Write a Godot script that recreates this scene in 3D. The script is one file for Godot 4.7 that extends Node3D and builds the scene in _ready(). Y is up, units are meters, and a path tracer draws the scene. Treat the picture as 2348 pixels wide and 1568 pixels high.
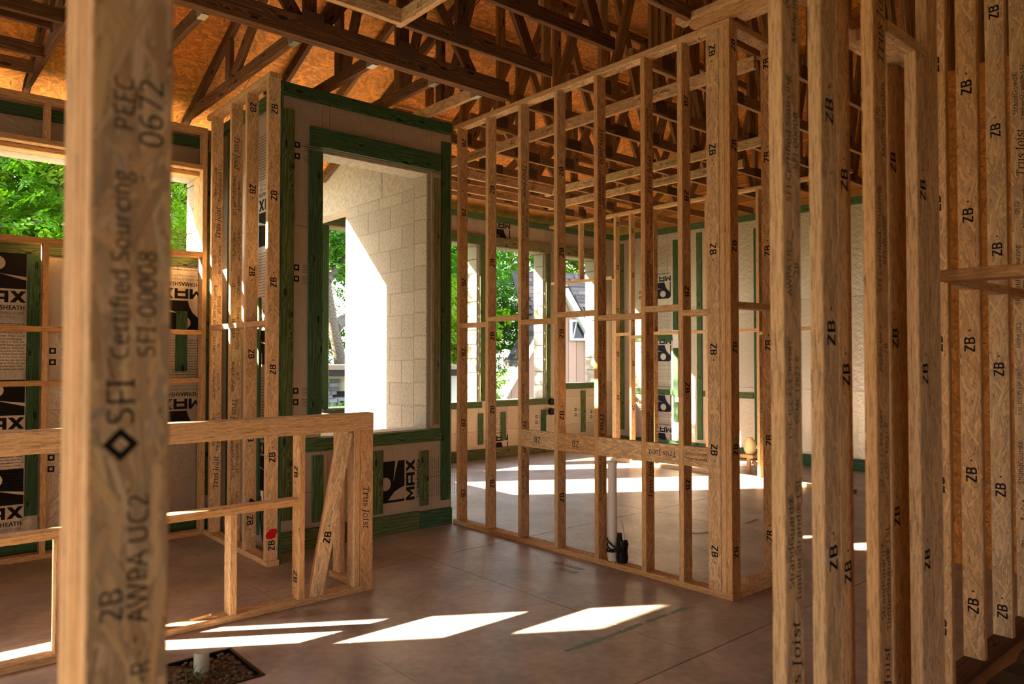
extends Node3D
# A house under construction: engineered-lumber stud walls, foam-faced block walls, hip roof trusses, trees outside.
# Axes: the window wall runs along x, the long partition runs along z, the camera stands at the origin. Units are metres.

var rng := RandomNumberGenerator.new()
var M := {}
var cache := {}
var used := {}
var sans: SystemFont
var serif: SystemFont
const STUD := 0.038
const WIDE := 0.089


func _ready() -> void:
	rng.seed = 20240611
	# ---- camera
	var cam := Camera3D.new()
	cam.name = "camera"
	add_child(cam)
	var lens := CameraAttributesPhysical.new()
	lens.frustum_focal_length = 26.1
	lens.frustum_focus_distance = 6.0
	lens.exposure_aperture = 3.2
	cam.attributes = lens
	cam.fov = 49.39
	cam.near = 0.05
	cam.far = 400.0
	cam.position = Vector3(0, 1.435, 0)
	cam.rotation_degrees = Vector3(1.277, -41.1, 0)
	cam.current = true
	# ---- sky, sun, exposure
	var env := Environment.new()
	env.background_mode = Environment.BG_SKY
	var sky := Sky.new()
	var sm := ProceduralSkyMaterial.new()
	sm.sky_top_color = Color(0.62, 0.68, 0.76)
	sm.sky_horizon_color = Color(0.95, 0.93, 0.88)
	sm.sky_curve = 0.18
	sm.ground_bottom_color = Color(0.30, 0.30, 0.22)
	sm.ground_horizon_color = Color(0.62, 0.64, 0.58)
	sm.sky_energy_multiplier = 1.0
	sky.sky_material = sm
	env.sky = sky
	env.background_energy_multiplier = 2.4
	env.tonemap_mode = Environment.TONE_MAPPER_LINEAR
	env.tonemap_exposure = 5.2
	env.sdfgi_enabled = true
	env.ssao_enabled = true
	env.ssil_enabled = true
	var we := WorldEnvironment.new()
	we.name = "world_environment"
	we.environment = env
	add_child(we)
	var sun := DirectionalLight3D.new()
	sun.name = "sun"
	add_child(sun)
	sun.look_at_from_position(Vector3.ZERO, Vector3(1.607, -1.0, 1.03), Vector3.UP)
	sun.light_color = Color(1.0, 0.92, 0.80)
	sun.light_energy = 5.0
	sun.light_angular_distance = 0.5
	sun.shadow_enabled = true

	sans = SystemFont.new()
	sans.font_names = PackedStringArray(["Droid Sans"])
	serif = SystemFont.new()
	serif.font_names = PackedStringArray(["Droid Serif"])
	make_materials()
	build_floor()
	build_block_walls()
	build_roof()
	build_partition()
	build_stub_wall()
	build_pony_wall()
	build_left_frames()
	build_inner_wall()
	build_near_frames()
	build_trusses()
	build_ceiling_boards()
	build_small_things()
	build_outdoors()


# ============================================================ helpers

func numbered(n: String) -> String:
	if not used.has(n):
		used[n] = 0
		return n
	used[n] += 1
	return "%s_%03d" % [n, used[n]]


func thing(called: String, label: String, category: String, at := Vector3.ZERO, group := "") -> Node3D:
	var o := Node3D.new()
	o.name = numbered(called)
	add_child(o)
	o.position = at
	o.set_meta("label", label)
	o.set_meta("category", category)
	if group != "":
		o.set_meta("group", group)
	return o


func structure(called: String, label := "") -> Node3D:
	var o := Node3D.new()
	o.name = called
	add_child(o)
	o.set_meta("kind", "structure")
	if label != "":
		o.set_meta("label", label)
	return o


func put(parent: Node3D, called: String, mesh: Mesh, mats: Array, xf := Transform3D.IDENTITY) -> MeshInstance3D:
	var o := MeshInstance3D.new()
	o.name = called
	o.mesh = mesh
	parent.add_child(o, true)
	# coordinates are given in the scene's own axes for things, in the parent's for sub-parts
	o.transform = xf
	for i in mats.size():
		if i < mesh.get_surface_count():
			o.set_surface_override_material(i, mats[i])
	o.cast_shadow = GeometryInstance3D.SHADOW_CASTING_SETTING_ON
	return o


func quad(st: SurfaceTool, a: Vector3, b: Vector3, c: Vector3, d: Vector3, ua: Vector2, ub: Vector2, uc: Vector2, ud: Vector2) -> void:
	# a b c d run anticlockwise seen from outside
	var n := (b - a).cross(c - a).normalized()
	for k in [[a, ua], [c, uc], [b, ub], [a, ua], [d, ud], [c, uc]]:
		st.set_normal(n)
		st.set_uv(k[1])
		st.add_vertex(k[0])


func tri(st: SurfaceTool, a: Vector3, b: Vector3, c: Vector3) -> void:
	var n := (b - a).cross(c - a).normalized()
	for k in [a, c, b]:
		st.set_normal(n)
		st.set_uv(Vector2(k.x, k.y))
		st.add_vertex(k)


func lumber_mesh(L: float, W: float, T: float) -> ArrayMesh:
	# length along y, width along x, thickness along z; surface 0 the two wide faces, surface 1 edges and ends
	var key := "L%.3f_%.3f_%.3f" % [L, W, T]
	if cache.has(key):
		return cache[key]
	var c: float = minf(0.0025, T * 0.1)
	var x := W / 2
	var z := T / 2
	var y := L / 2
	var ring := [Vector2(x - c, z), Vector2(-x + c, z), Vector2(-x, z - c), Vector2(-x, -z + c), Vector2(-x + c, -z), Vector2(x - c, -z), Vector2(x, -z + c), Vector2(x, z - c)]
	var am := ArrayMesh.new()
	for pass_no in 2:
		var st := SurfaceTool.new()
		st.begin(Mesh.PRIMITIVE_TRIANGLES)
		for i in 8:
			var wide := i == 0 or i == 4
			if wide != (pass_no == 0):
				continue
			var p: Vector2 = ring[i]
			var q: Vector2 = ring[(i + 1) % 8]
			var w := (q - p).length()
			var u0: float = i * 0.031
			quad(st, Vector3(q.x, -y, q.y), Vector3(p.x, -y, p.y), Vector3(p.x, y, p.y), Vector3(q.x, y, q.y), Vector2(u0 + w, -y), Vector2(u0, -y), Vector2(u0, y), Vector2(u0 + w, y))
		if pass_no == 1:
			for s in [1.0, -1.0]:
				for i in range(1, 7):
					var a := Vector3(ring[0].x, s * y, ring[0].y)
					var b := Vector3(ring[i].x, s * y, ring[i].y)
					var d := Vector3(ring[i + 1].x, s * y, ring[i + 1].y)
					if s > 0:
						tri(st, a, d, b)
					else:
						tri(st, a, b, d)
		st.commit(am)
	cache[key] = am
	return am


func pick(kind: String) -> Array:
	var n: int = M[kind].size()
	return M[kind][rng.randi() % n]


func lum(parent: Node3D, called: String, a: Vector3, b: Vector3, kind := "lsl") -> MeshInstance3D:
	# a board between two corners, its grain along the longest side
	var lo := Vector3(minf(a.x, b.x), minf(a.y, b.y), minf(a.z, b.z))
	var hi := Vector3(maxf(a.x, b.x), maxf(a.y, b.y), maxf(a.z, b.z))
	var s := hi - lo
	var ax := [0, 1, 2]
	ax.sort_custom(func(i, j): return s[i] > s[j])
	var unit := [Vector3.RIGHT, Vector3.UP, Vector3(0, 0, 1)]
	var ydir: Vector3 = unit[ax[0]]
	var xdir: Vector3 = unit[ax[1]]
	var zdir := xdir.cross(ydir)
	var m := lumber_mesh(s[ax[0]], s[ax[1]], s[ax[2]])
	return put(parent, called, m, pick(kind), Transform3D(Basis(xdir, ydir, zdir), (lo + hi) / 2 - parent.position))


func stick(parent: Node3D, called: String, p: Vector3, q: Vector3, wdir: Vector3, W: float, T: float, kind := "pine") -> MeshInstance3D:
	var ydir := (q - p).normalized()
	var xdir := (wdir - ydir * wdir.dot(ydir)).normalized()
	var zdir := xdir.cross(ydir)
	return put(parent, called, lumber_mesh((q - p).length(), W, T), pick(kind), Transform3D(Basis(xdir, ydir, zdir), (p + q) / 2 - parent.position))


func cbox_mesh(s: Vector3, c: float) -> ArrayMesh:
	# a box with all edges chamfered by c; uv in metres per face
	var key := "B%.3f_%.3f_%.3f_%.4f" % [s.x, s.y, s.z, c]
	if cache.has(key):
		return cache[key]
	var st := SurfaceTool.new()
	st.begin(Mesh.PRIMITIVE_TRIANGLES)
	cbox(st, Vector3.ZERO, s, c)
	var am := st.commit()
	cache[key] = am
	return am


func cbox(st: SurfaceTool, at: Vector3, s: Vector3, c: float) -> void:
	var h := s / 2
	for axis in 3:
		var u := (axis + 1) % 3
		var v := (axis + 2) % 3
		for sg in [1.0, -1.0]:
			var p := []
			for k in [[-1, -1], [1, -1], [1, 1], [-1, 1]]:
				var q := Vector3.ZERO
				q[axis] = sg * h[axis]
				q[u] = k[0] * (h[u] - c)
				q[v] = k[1] * (h[v] - c)
				p.append(q)
			if sg < 0:
				p.reverse()
			var uv := []
			for q in p:
				var qq: Vector3 = q
				uv.append(Vector2(qq[u], qq[v]) if axis != 0 else Vector2(qq[v], qq[u]))
			quad(st, at + p[0], at + p[1], at + p[2], at + p[3], uv[0], uv[1], uv[2], uv[3])
	if c <= 0.0:
		return
	for axis in 3:
		var u := (axis + 1) % 3
		var v := (axis + 2) % 3
		for su in [1.0, -1.0]:
			for sv in [1.0, -1.0]:
				var e := []
				for t in [-1.0, 1.0]:
					var q := Vector3.ZERO
					q[axis] = t * (h[axis] - c)
					q[u] = su * h[u]
					q[v] = sv * (h[v] - c)
					e.append(q)
				for t in [1.0, -1.0]:
					var q := Vector3.ZERO
					q[axis] = t * (h[axis] - c)
					q[u] = su * (h[u] - c)
					q[v] = sv * h[v]
					e.append(q)
				var out := Vector3.ZERO
				out[u] = su
				out[v] = sv
				if (e[1] - e[0]).cross(e[2] - e[0]).dot(out) < 0:
					e.reverse()
				quad(st, at + e[0], at + e[1], at + e[2], at + e[3], Vector2.ZERO, Vector2(0.1, 0), Vector2(0.1, 0.01), Vector2(0, 0.01))
	for sx in [1.0, -1.0]:
		for sy in [1.0, -1.0]:
			for sz in [1.0, -1.0]:
				var a := Vector3(sx * h.x, sy * (h.y - c), sz * (h.z - c))
				var b := Vector3(sx * (h.x - c), sy * h.y, sz * (h.z - c))
				var d := Vector3(sx * (h.x - c), sy * (h.y - c), sz * h.z)
				if sx * sy * sz > 0:
					tri(st, at + a, at + b, at + d)
				else:
					tri(st, at + a, at + d, at + b)


func block(parent: Node3D, called: String, a: Vector3, b: Vector3, mat: Material, c := 0.0) -> MeshInstance3D:
	var s := (b - a).abs()
	return put(parent, called, cbox_mesh(s, c), [mat], Transform3D(Basis.IDENTITY, (a + b) / 2 - parent.position))


func tube(st: SurfaceTool, pts: Array, rad: Array, seg := 10, closed := true) -> void:
	var rings := []
	var up := Vector3(0.13, 0.07, 0.98)
	for i in pts.size():
		var d: Vector3 = (pts[mini(i + 1, pts.size() - 1)] - pts[maxi(i - 1, 0)]).normalized()
		var a := d.cross(up)
		if a.length() < 0.05:
			a = d.cross(Vector3.RIGHT)
		a = a.normalized()
		var b := d.cross(a)
		var ring := []
		for k in seg:
			var t := TAU * k / seg
			ring.append([pts[i] + (a * cos(t) + b * sin(t)) * rad[i], a * cos(t) + b * sin(t)])
		rings.append(ring)
	var v := 0.0
	for i in pts.size() - 1:
		var dv: float = (pts[i + 1] - pts[i]).length()
		for k in seg:
			var k2 := (k + 1) % seg
			var q := [[rings[i][k], k, v], [rings[i + 1][k], k, v + dv], [rings[i + 1][k2], k + 1, v + dv], [rings[i][k], k, v], [rings[i + 1][k2], k + 1, v + dv], [rings[i][k2], k + 1, v]]
			for e in q:
				st.set_normal(e[0][1])
				st.set_uv(Vector2(e[1] * rad[i] * 6.28 / seg, e[2]))
				st.add_vertex(e[0][0])
		v += dv
	if closed:
		for s in [0, pts.size() - 1]:
			var d: Vector3 = (pts[1] - pts[0]) if s == 0 else (pts[s] - pts[s - 1])
			if s == 0:
				d = -d
			for k in range(1, seg - 1):
				var a: Vector3 = rings[s][0][0]
				var b: Vector3 = rings[s][k][0]
				var c: Vector3 = rings[s][k + 1][0]
				if (b - a).cross(c - a).dot(d) > 0:
					tri(st, a, b, c)
				else:
					tri(st, a, c, b)


func new_st() -> SurfaceTool:
	var st := SurfaceTool.new()
	st.begin(Mesh.PRIMITIVE_TRIANGLES)
	return st


func tube_mesh(pts: Array, rad: Array, seg := 10) -> ArrayMesh:
	var st := new_st()
	tube(st, pts, rad, seg)
	return st.commit()


# ============================================================ textures and materials

func image_tex(w: int, h: int, buf: PackedByteArray) -> ImageTexture:
	return ImageTexture.create_from_image(Image.create_from_data(w, h, false, Image.FORMAT_RGB8, buf))


func strands(w: int, h: int, n: int, lo: Vector2, wd: Vector2, spread: float, base: Color, vary: float, sd: int, dark: float) -> ImageTexture:
	# pressed wood strands of slightly different tone, each with a darker rim and faint streaks
	var r := RandomNumberGenerator.new()
	r.seed = sd
	var buf := PackedByteArray()
	buf.resize(w * h * 3)
	for i in w * h:
		buf[i * 3] = int(base.r * 225)
		buf[i * 3 + 1] = int(base.g * 222)
		buf[i * 3 + 2] = int(base.b * 215)
	for k in n:
		var cx := r.randf() * w
		var cy := r.randf() * h
		var len := int(r.randf_range(lo.x, lo.y))
		var wid := int(r.randf_range(wd.x, wd.y))
		var an := r.randfn(0.0, spread)
		var t := 1.0 + r.randf_range(-vary, vary)
		var warm := r.randf_range(-0.04, 0.04)
		var c := Color(base.r * t * (1 + warm), base.g * t, base.b * t * (1 - warm * 1.6))
		if r.randf() < dark:
			c = Color(base.r * 0.68, base.g * 0.55, base.b * 0.42)
			wid = maxi(3, wid / 3)
			len = len / 3
		var sa := sin(an)
		var ca := cos(an)
		var streak := []
		for s in wid + 1:
			streak.append(1.0 + r.randf_range(-0.045, 0.045))
		for s in wid:
			var edge := 0.80 if s == 0 else (0.92 if s == wid - 1 else 1.0)
			var f: float = edge * streak[s] * 255.0
			var rr := clampi(int(c.r * f), 0, 255)
			var gg := clampi(int(c.g * f), 0, 255)
			var bb := clampi(int(c.b * f), 0, 255)
			var taper := int(absf(s - wid * 0.5) * 1.4)
			var x0 := cx + (s - wid * 0.5) * ca
			var y0 := cy - (s - wid * 0.5) * sa
			for q in range(-len / 2 + taper, len / 2 - taper):
				var px := posmod(int(x0 + q * sa), w)
				var py := posmod(int(y0 + q * ca), h)
				var o := (py * w + px) * 3
				buf[o] = rr
				buf[o + 1] = gg
				buf[o + 2] = bb
	return image_tex(w, h, buf)


func edge_grain(w: int, h: int, base: Color, sd: int) -> ImageTexture:
	var r := RandomNumberGenerator.new()
	r.seed = sd
	var buf := PackedByteArray()
	buf.resize(w * h * 3)
	var col := []
	for x in w:
		col.append(1.0 + r.randf_range(-0.06, 0.06))
	for y in h:
		for x in w:
			var f: float = col[x] * (1.0 + r.randf_range(-0.03, 0.03)) * 255.0
			var o := (y * w + x) * 3
			buf[o] = clampi(int(base.r * f), 0, 255)
			buf[o + 1] = clampi(int(base.g * f), 0, 255)
			buf[o + 2] = clampi(int(base.b * f), 0, 255)
	for k in 900:
		var x := r.randi() % w
		var y := r.randi() % h
		var len := r.randi_range(10, 70)
		var f := r.randf_range(0.55, 0.9)
		if r.randf() < 0.3:
			f = r.randf_range(1.05, 1.14)
		for q in len:
			var xx := (x + (q / 40)) % w
			var o := (((y + q) % h) * w + xx) * 3
			buf[o] = clampi(int(buf[o] * f), 0, 255)
			buf[o + 1] = clampi(int(buf[o + 1] * f * 0.97), 0, 255)
			buf[o + 2] = clampi(int(buf[o + 2] * f * 0.92), 0, 255)
	return image_tex(w, h, buf)


func pine_grain(w: int, h: int, sd: int) -> ImageTexture:
	# flat-sawn growth rings stretched along the board, with a few knots
	var n1 := FastNoiseLite.new()
	n1.seed = sd
	n1.frequency = 0.006
	var r := RandomNumberGenerator.new()
	r.seed = sd
	var knots := []
	for k in 5:
		knots.append([Vector2(r.randf() * w, r.randf() * h), r.randf_range(6, 13)])
	var buf := PackedByteArray()
	buf.resize(w * h * 3)
	for y in h:
		for x in w:
			var warp := n1.get_noise_2d(x * 1.2, y * 0.10) * 7.0
			var near := 0.0
			for kn in knots:
				var d: Vector2 = Vector2(x, y) - kn[0]
				d.y *= 0.45
				var l: float = d.length() / kn[1]
				if l < 4.0:
					near = maxf(near, 1.0 - l / 4.0)
				if l < 1.0:
					warp = 99.0 + l * 3.0
			var g := sin((x * 0.16 + warp + near * 5.0) * 2.2)
			var t := 0.80 + 0.14 * g + n1.get_noise_2d(x * 9.0, y * 0.7) * 0.14
			if warp > 90.0:
				t = 0.42 + 0.1 * sin(warp * 8.0)
			var b := clampi(int(t * 255), 0, 255)
			var o := (y * w + x) * 3
			buf[o] = b
			buf[o + 1] = clampi(int(b * 0.985), 0, 255)
			buf[o + 2] = clampi(int(b * 0.95), 0, 255)
	return image_tex(w, h, buf)


func mottled(w: int, h: int, f1: float, f2: float, amp1: float, amp2: float, speck: float, sd: int, mean := 0.86) -> ImageTexture:
	# tileable-enough blotches: noise on a torus
	var n := FastNoiseLite.new()
	n.seed = sd
	n.frequency = 1.0
	n.fractal_octaves = 4
	var r := RandomNumberGenerator.new()
	r.seed = sd
	var buf := PackedByteArray()
	buf.resize(w * h * 3)
	var img1 := n.get_seamless_image(w, h)
	n.frequency = f1
	img1 = n.get_seamless_image(w, h, false, false, 0.15)
	n.frequency = f2
	n.seed = sd + 5
	var img2 := n.get_seamless_image(w, h, false, false, 0.15)
	var d1 := img1.get_data()
	var d2 := img2.get_data()
	for i in w * h:
		var t: float = mean + (d1[i] / 255.0 - 0.5) * amp1 + (d2[i] / 255.0 - 0.5) * amp2 + r.randf_range(-speck, speck)
		var b := clampi(int(t * 255), 0, 255)
		buf[i * 3] = b
		buf[i * 3 + 1] = b
		buf[i * 3 + 2] = b
	return image_tex(w, h, buf)


func mat(c: Color, rough := 0.85, t: Texture2D = null, sc := Vector3.ONE, off := Vector3.ZERO) -> StandardMaterial3D:
	var m := StandardMaterial3D.new()
	m.albedo_color = c
	m.roughness = rough
	m.metallic_specular = 0.35
	if t:
		m.albedo_texture = t
		m.uv1_scale = sc
		m.uv1_offset = off
	return m


func tri_mat(c: Color, rough: float, t: Texture2D, per_m: float, bump: Texture2D = null, depth := 0.0) -> StandardMaterial3D:
	var m := mat(c, rough, t, Vector3.ONE * per_m)
	m.uv1_triplanar = true
	m.uv1_world_triplanar = true
	m.uv1_triplanar_sharpness = 8.0
	if bump:
		m.heightmap_enabled = true
		m.heightmap_texture = bump
		m.heightmap_scale = depth
	return m


func make_materials() -> void:
	var r := RandomNumberGenerator.new()
	r.seed = 77
	var face := strands(512, 1024, 4200, Vector2(30, 150), Vector2(4, 15), 0.36, Color(0.91, 0.79, 0.63), 0.14, 3, 0.09)
	var edge := edge_grain(128, 1024, Color(0.90, 0.77, 0.60), 5)
	var pine := pine_grain(256, 1024, 9)
	var osb := strands(1024, 1024, 3600, Vector2(60, 150), Vector2(8, 24), 1.1, Color(0.88, 0.64, 0.36), 0.15, 11, 0.06)
	var conc := mottled(1024, 1024, 0.004, 0.03, 0.22, 0.12, 0.02, 21)
	var pores := mottled(512, 512, 0.02, 0.16, 0.16, 0.24, 0.05, 31, 0.84)
	var crinkle := mottled(512, 512, 0.012, 0.05, 0.8, 0.3, 0.0, 41, 0.5)
	var bark := mottled(256, 256, 0.03, 0.12, 0.5, 0.4, 0.06, 51, 0.7)
	var sets := {
		"lsl": [[Color(0.92, 0.88, 0.84), Color(0.95, 0.90, 0.84)], [Color(0.89, 0.83, 0.77), Color(0.92, 0.86, 0.79)], [Color(0.95, 0.90, 0.84), Color(0.94, 0.88, 0.82)], [Color(0.88, 0.78, 0.68), Color(0.91, 0.82, 0.71)]],
	}
	M["lsl"] = []
	for s in sets["lsl"]:
		for k in 2:
			var off := Vector3(r.randf(), r.randf(), 0)
			M["lsl"].append([mat(s[0], 0.8, face, Vector3(2.0, 1.0, 1), off), mat(s[1], 0.85, edge, Vector3(8.0, 1.0, 1), off)])
	M["pt"] = []
	for c in [Color(0.38, 0.50, 0.33), Color(0.31, 0.46, 0.33), Color(0.44, 0.50, 0.32), Color(0.30, 0.44, 0.30)]:
		var off := Vector3(r.randf(), r.randf(), 0)
		M["pt"].append([mat(c, 0.8, pine, Vector3(4.0, 0.9, 1), off), mat(c, 0.8, pine, Vector3(5.0, 0.7, 1), off)])
	M["ptbrown"] = [[mat(Color(0.58, 0.56, 0.40), 0.8, pine, Vector3(4, 0.9, 1)), mat(Color(0.58, 0.55, 0.40), 0.8, pine, Vector3(4, 0.9, 1))]]
	M["pine"] = []
	for c in [Color(0.54, 0.40, 0.29), Color(0.48, 0.34, 0.24), Color(0.60, 0.45, 0.32), Color(0.45, 0.32, 0.23)]:
		var off := Vector3(r.randf(), r.randf(), 0)
		M["pine"].append([mat(c, 0.8, pine, Vector3(4.0, 0.8, 1), off), mat(c * Color(1.06, 1.04, 1.0), 0.8, pine, Vector3(5.0, 0.6, 1), off)])
	M["lit_pine"] = []  # pine lightened to paint in the light from below over the far room
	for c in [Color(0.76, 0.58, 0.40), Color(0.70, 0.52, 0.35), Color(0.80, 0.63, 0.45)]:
		M["lit_pine"].append([mat(c, 0.8, pine, Vector3(4.0, 0.8, 1), Vector3(r.randf(), r.randf(), 0)), mat(c, 0.8, pine, Vector3(5.0, 0.6, 1))])
	M["osb"] = []
	for k in 4:
		var t := 0.96 + 0.05 * k
		M["osb"].append([mat(Color(0.92 * t, 0.84 * t, 0.74 * t), 0.75, osb, Vector3(0.82, 0.82, 1), Vector3(r.randf(), r.randf(), 0))])
	M["floor"] = []
	for k in 3:
		var t := 0.97 + 0.03 * k
		M["floor"].append(tri_mat(Color(0.77 * t, 0.70 * t, 0.65 * t), 0.42, conc, 0.45))
	M["joint"] = mat(Color(0.22, 0.19, 0.17), 0.95)
	M["block"] = []
	for c in [Color(0.80, 0.76, 0.70), Color(0.785, 0.745, 0.685), Color(0.81, 0.77, 0.71), Color(0.77, 0.73, 0.67)]:
		M["block"].append(tri_mat(c, 0.95, pores, 3.0, pores, 0.25))
	M["mortar"] = tri_mat(Color(0.74, 0.70, 0.65), 0.95, pores, 3.0)
	M["cast"] = tri_mat(Color(0.80, 0.765, 0.71), 0.9, pores, 1.5)
	M["foam"] = []
	for c in [Color(0.76, 0.69, 0.61), Color(0.74, 0.67, 0.59), Color(0.78, 0.72, 0.64)]:
		var m := tri_mat(c, 0.45, crinkle, 1.9, crinkle, 0.5)
		m.albedo_texture = null
		m.metallic = 0.5
		m.metallic_specular = 0.5
		M["foam"].append(m)
	M["ink"] = mat(Color(0.10, 0.08, 0.07), 0.8)
	M["navy"] = mat(Color(0.05, 0.06, 0.16), 0.6)
	M["faint"] = mat(Color(0.38, 0.35, 0.34), 0.8)
	M["foil"] = mat(Color(0.76, 0.69, 0.61), 0.45)
	M["foil"].metallic = 0.5
	M["steel"] = mat(Color(0.70, 0.70, 0.68), 0.42)
	M["steel"].metallic = 0.8
	M["tooth"] = mat(Color(0.38, 0.30, 0.24), 0.7)
	M["pvc"] = mat(Color(0.88, 0.85, 0.82), 0.4)
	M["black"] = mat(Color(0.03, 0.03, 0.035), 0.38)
	M["red"] = mat(Color(0.80, 0.05, 0.04), 0.7)
	M["teal"] = mat(Color(0.50, 0.60, 0.54), 0.9)
	M["chalk"] = mat(Color(0.80, 0.79, 0.76), 0.95)
	M["dirt"] = tri_mat(Color(0.56, 0.46, 0.37), 1.0, pores, 5.0, pores, 0.8)
	M["bark"] = tri_mat(Color(0.34, 0.28, 0.23), 1.0, bark, 3.0, bark, 2.0)
	M["palebark"] = tri_mat(Color(0.56, 0.53, 0.48), 1.0, bark, 3.0, bark, 1.0)
	M["grass"] = tri_mat(Color(0.30, 0.38, 0.16), 1.0, conc, 0.4)
	M["white"] = mat(Color(0.88, 0.87, 0.85), 0.6)
	M["felt"] = mat(Color(0.25, 0.24, 0.23), 0.95)
	M["leaf"] = []
	for c in [Color(0.36, 0.55, 0.10), Color(0.25, 0.46, 0.09), Color(0.46, 0.58, 0.12), Color(0.30, 0.47, 0.16)]:
		var m := mat(c, 0.55)
		m.backlight_enabled = true
		m.backlight = Color(0.80, 0.95, 0.35)
		m.vertex_color_use_as_albedo = true
		M["leaf"].append(m)


# ============================================================ lettering

func text_into(st: SurfaceTool, s: String, font: Font, em: float, xf: Transform3D, step := 2.0) -> float:
	var tm := TextMesh.new()
	tm.text = s
	tm.font = font
	tm.font_size = 48
	tm.pixel_size = em / 48.0
	tm.depth = 0.0
	tm.curve_step = step
	tm.horizontal_alignment = HORIZONTAL_ALIGNMENT_CENTER
	tm.vertical_alignment = VERTICAL_ALIGNMENT_CENTER
	st.append_from(tm, 0, xf)
	return tm.get_aabb().size.x


func poly(st: SurfaceTool, pts: PackedVector2Array, z: float) -> void:
	var idx := Geometry2D.triangulate_polygon(pts)
	for i in range(0, idx.size(), 3):
		var a := Vector3(pts[idx[i]].x, pts[idx[i]].y, z)
		var b := Vector3(pts[idx[i + 1]].x, pts[idx[i + 1]].y, z)
		var c := Vector3(pts[idx[i + 2]].x, pts[idx[i + 2]].y, z)
		if (b - a).cross(c - a).z > 0:
			tri(st, a, b, c)
		else:
			tri(st, a, c, b)


func rect(st: SurfaceTool, x0: float, y0: float, x1: float, y1: float, z := 0.0) -> void:
	poly(st, PackedVector2Array([Vector2(x0, y0), Vector2(x1, y0), Vector2(x1, y1), Vector2(x0, y1)]), z)


func merge(text_st: SurfaceTool, shape_st: SurfaceTool) -> ArrayMesh:
	# lettering is indexed, plain shapes are not: join them as finished meshes
	shape_st.index()
	var shapes := shape_st.commit()
	if shapes.get_surface_count() > 0:
		text_st.append_from(shapes, 0, Transform3D.IDENTITY)
	return text_st.commit()


func bold_into(st: SurfaceTool, s: String, em: float, xf: Transform3D) -> void:
	for d in [Vector2(-1, -1), Vector2(1, 1), Vector2(-1, 1), Vector2(1, -1)]:
		text_into(st, s, sans, em, xf * Transform3D(Basis.IDENTITY, Vector3(d.x, d.y, 0) * em * 0.018), 3.0)


func grade_print(len: float, phase: float) -> ArrayMesh:
	# the short grade mark stamped every two feet, reading up the board
	var key := "zb%.2f_%.2f" % [len, phase]
	if cache.has(key):
		return cache[key]
	var st := new_st()
	var dots := new_st()
	var y := -len / 2 + 0.12 + phase
	while y < len / 2 - 0.08:
		bold_into(st, "ZB", 0.062, Transform3D(Basis(Vector3(0, 0, 1), PI / 2), Vector3(0, y, 0)))
		rect(dots, -0.004, y + 0.062, 0.004, y + 0.070)
		y += 0.61
	cache[key] = merge(st, dots)
	return cache[key]


func brand_print(len: float, phase: float) -> ArrayMesh:
	# the long two-line maker's stamp, reading up the board
	var key := "br%.2f_%.2f" % [len, phase]
	if cache.has(key):
		return cache[key]
	var st := new_st()
	var turn := Basis(Vector3(0, 0, 1), PI / 2)
	var lean := Basis(Vector3(1, 0, 0), Vector3(0.25, 1, 0), Vector3(0, 0, 1))
	var y := -len / 2 + 0.25 + phase
	var rows := [["Trus Joist", "", serif, 0.058, 0.30], ["StrandGuard®", "TimberStrand® LSL", sans, 0.036, 0.36], ["1.3E  ICC-ES ESR-1387", "CCMC 12627-R", sans, 0.026, 0.40], ["AWPA UC2", "2B", sans, 0.03, 0.22], ["SFI Certified Sourcing", "SFI-00008", sans, 0.034, 0.44], ["0672", "Made in Canada", sans, 0.032, 0.30]]
	var n := 0
	while y < len / 2 - 0.2 and n < 12:
		var t: Array = rows[n % 6]
		var c: float = y + t[4] / 2
		if c + t[4] / 2 > len / 2:
			break
		if t[1] == "":
			text_into(st, t[0], t[2], t[3], Transform3D(turn * lean, Vector3(0.004, c, 0)), 3.0)
		else:
			text_into(st, t[0], t[2], t[3], Transform3D(turn, Vector3(-0.017, c, 0)), 3.0)
			text_into(st, t[1], t[2], t[3], Transform3D(turn, Vector3(0.019, c, 0)), 3.0)
		y += t[4]
		n += 1
	cache[key] = st.commit()
	return cache[key]


func stamp(board: MeshInstance3D, kind: String, flip := false, back := false) -> void:
	var s: Vector3 = board.mesh.get_aabb().size
	var m: ArrayMesh = grade_print(snappedf(s.y, 0.1), 0.12 * (rng.randi() % 3)) if kind == "zb" else brand_print(snappedf(s.y, 0.1), 0.1 * (rng.randi() % 3))
	var xf := Transform3D(Basis(Vector3(0, 0, 1), PI if flip else 0.0), Vector3(0, 0, s.z / 2 + 0.0006))
	if back:
		xf = Transform3D(Basis(Vector3.UP, PI), Vector3.ZERO) * xf
	put(board, "print", m, [M["ink"]], xf)


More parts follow.
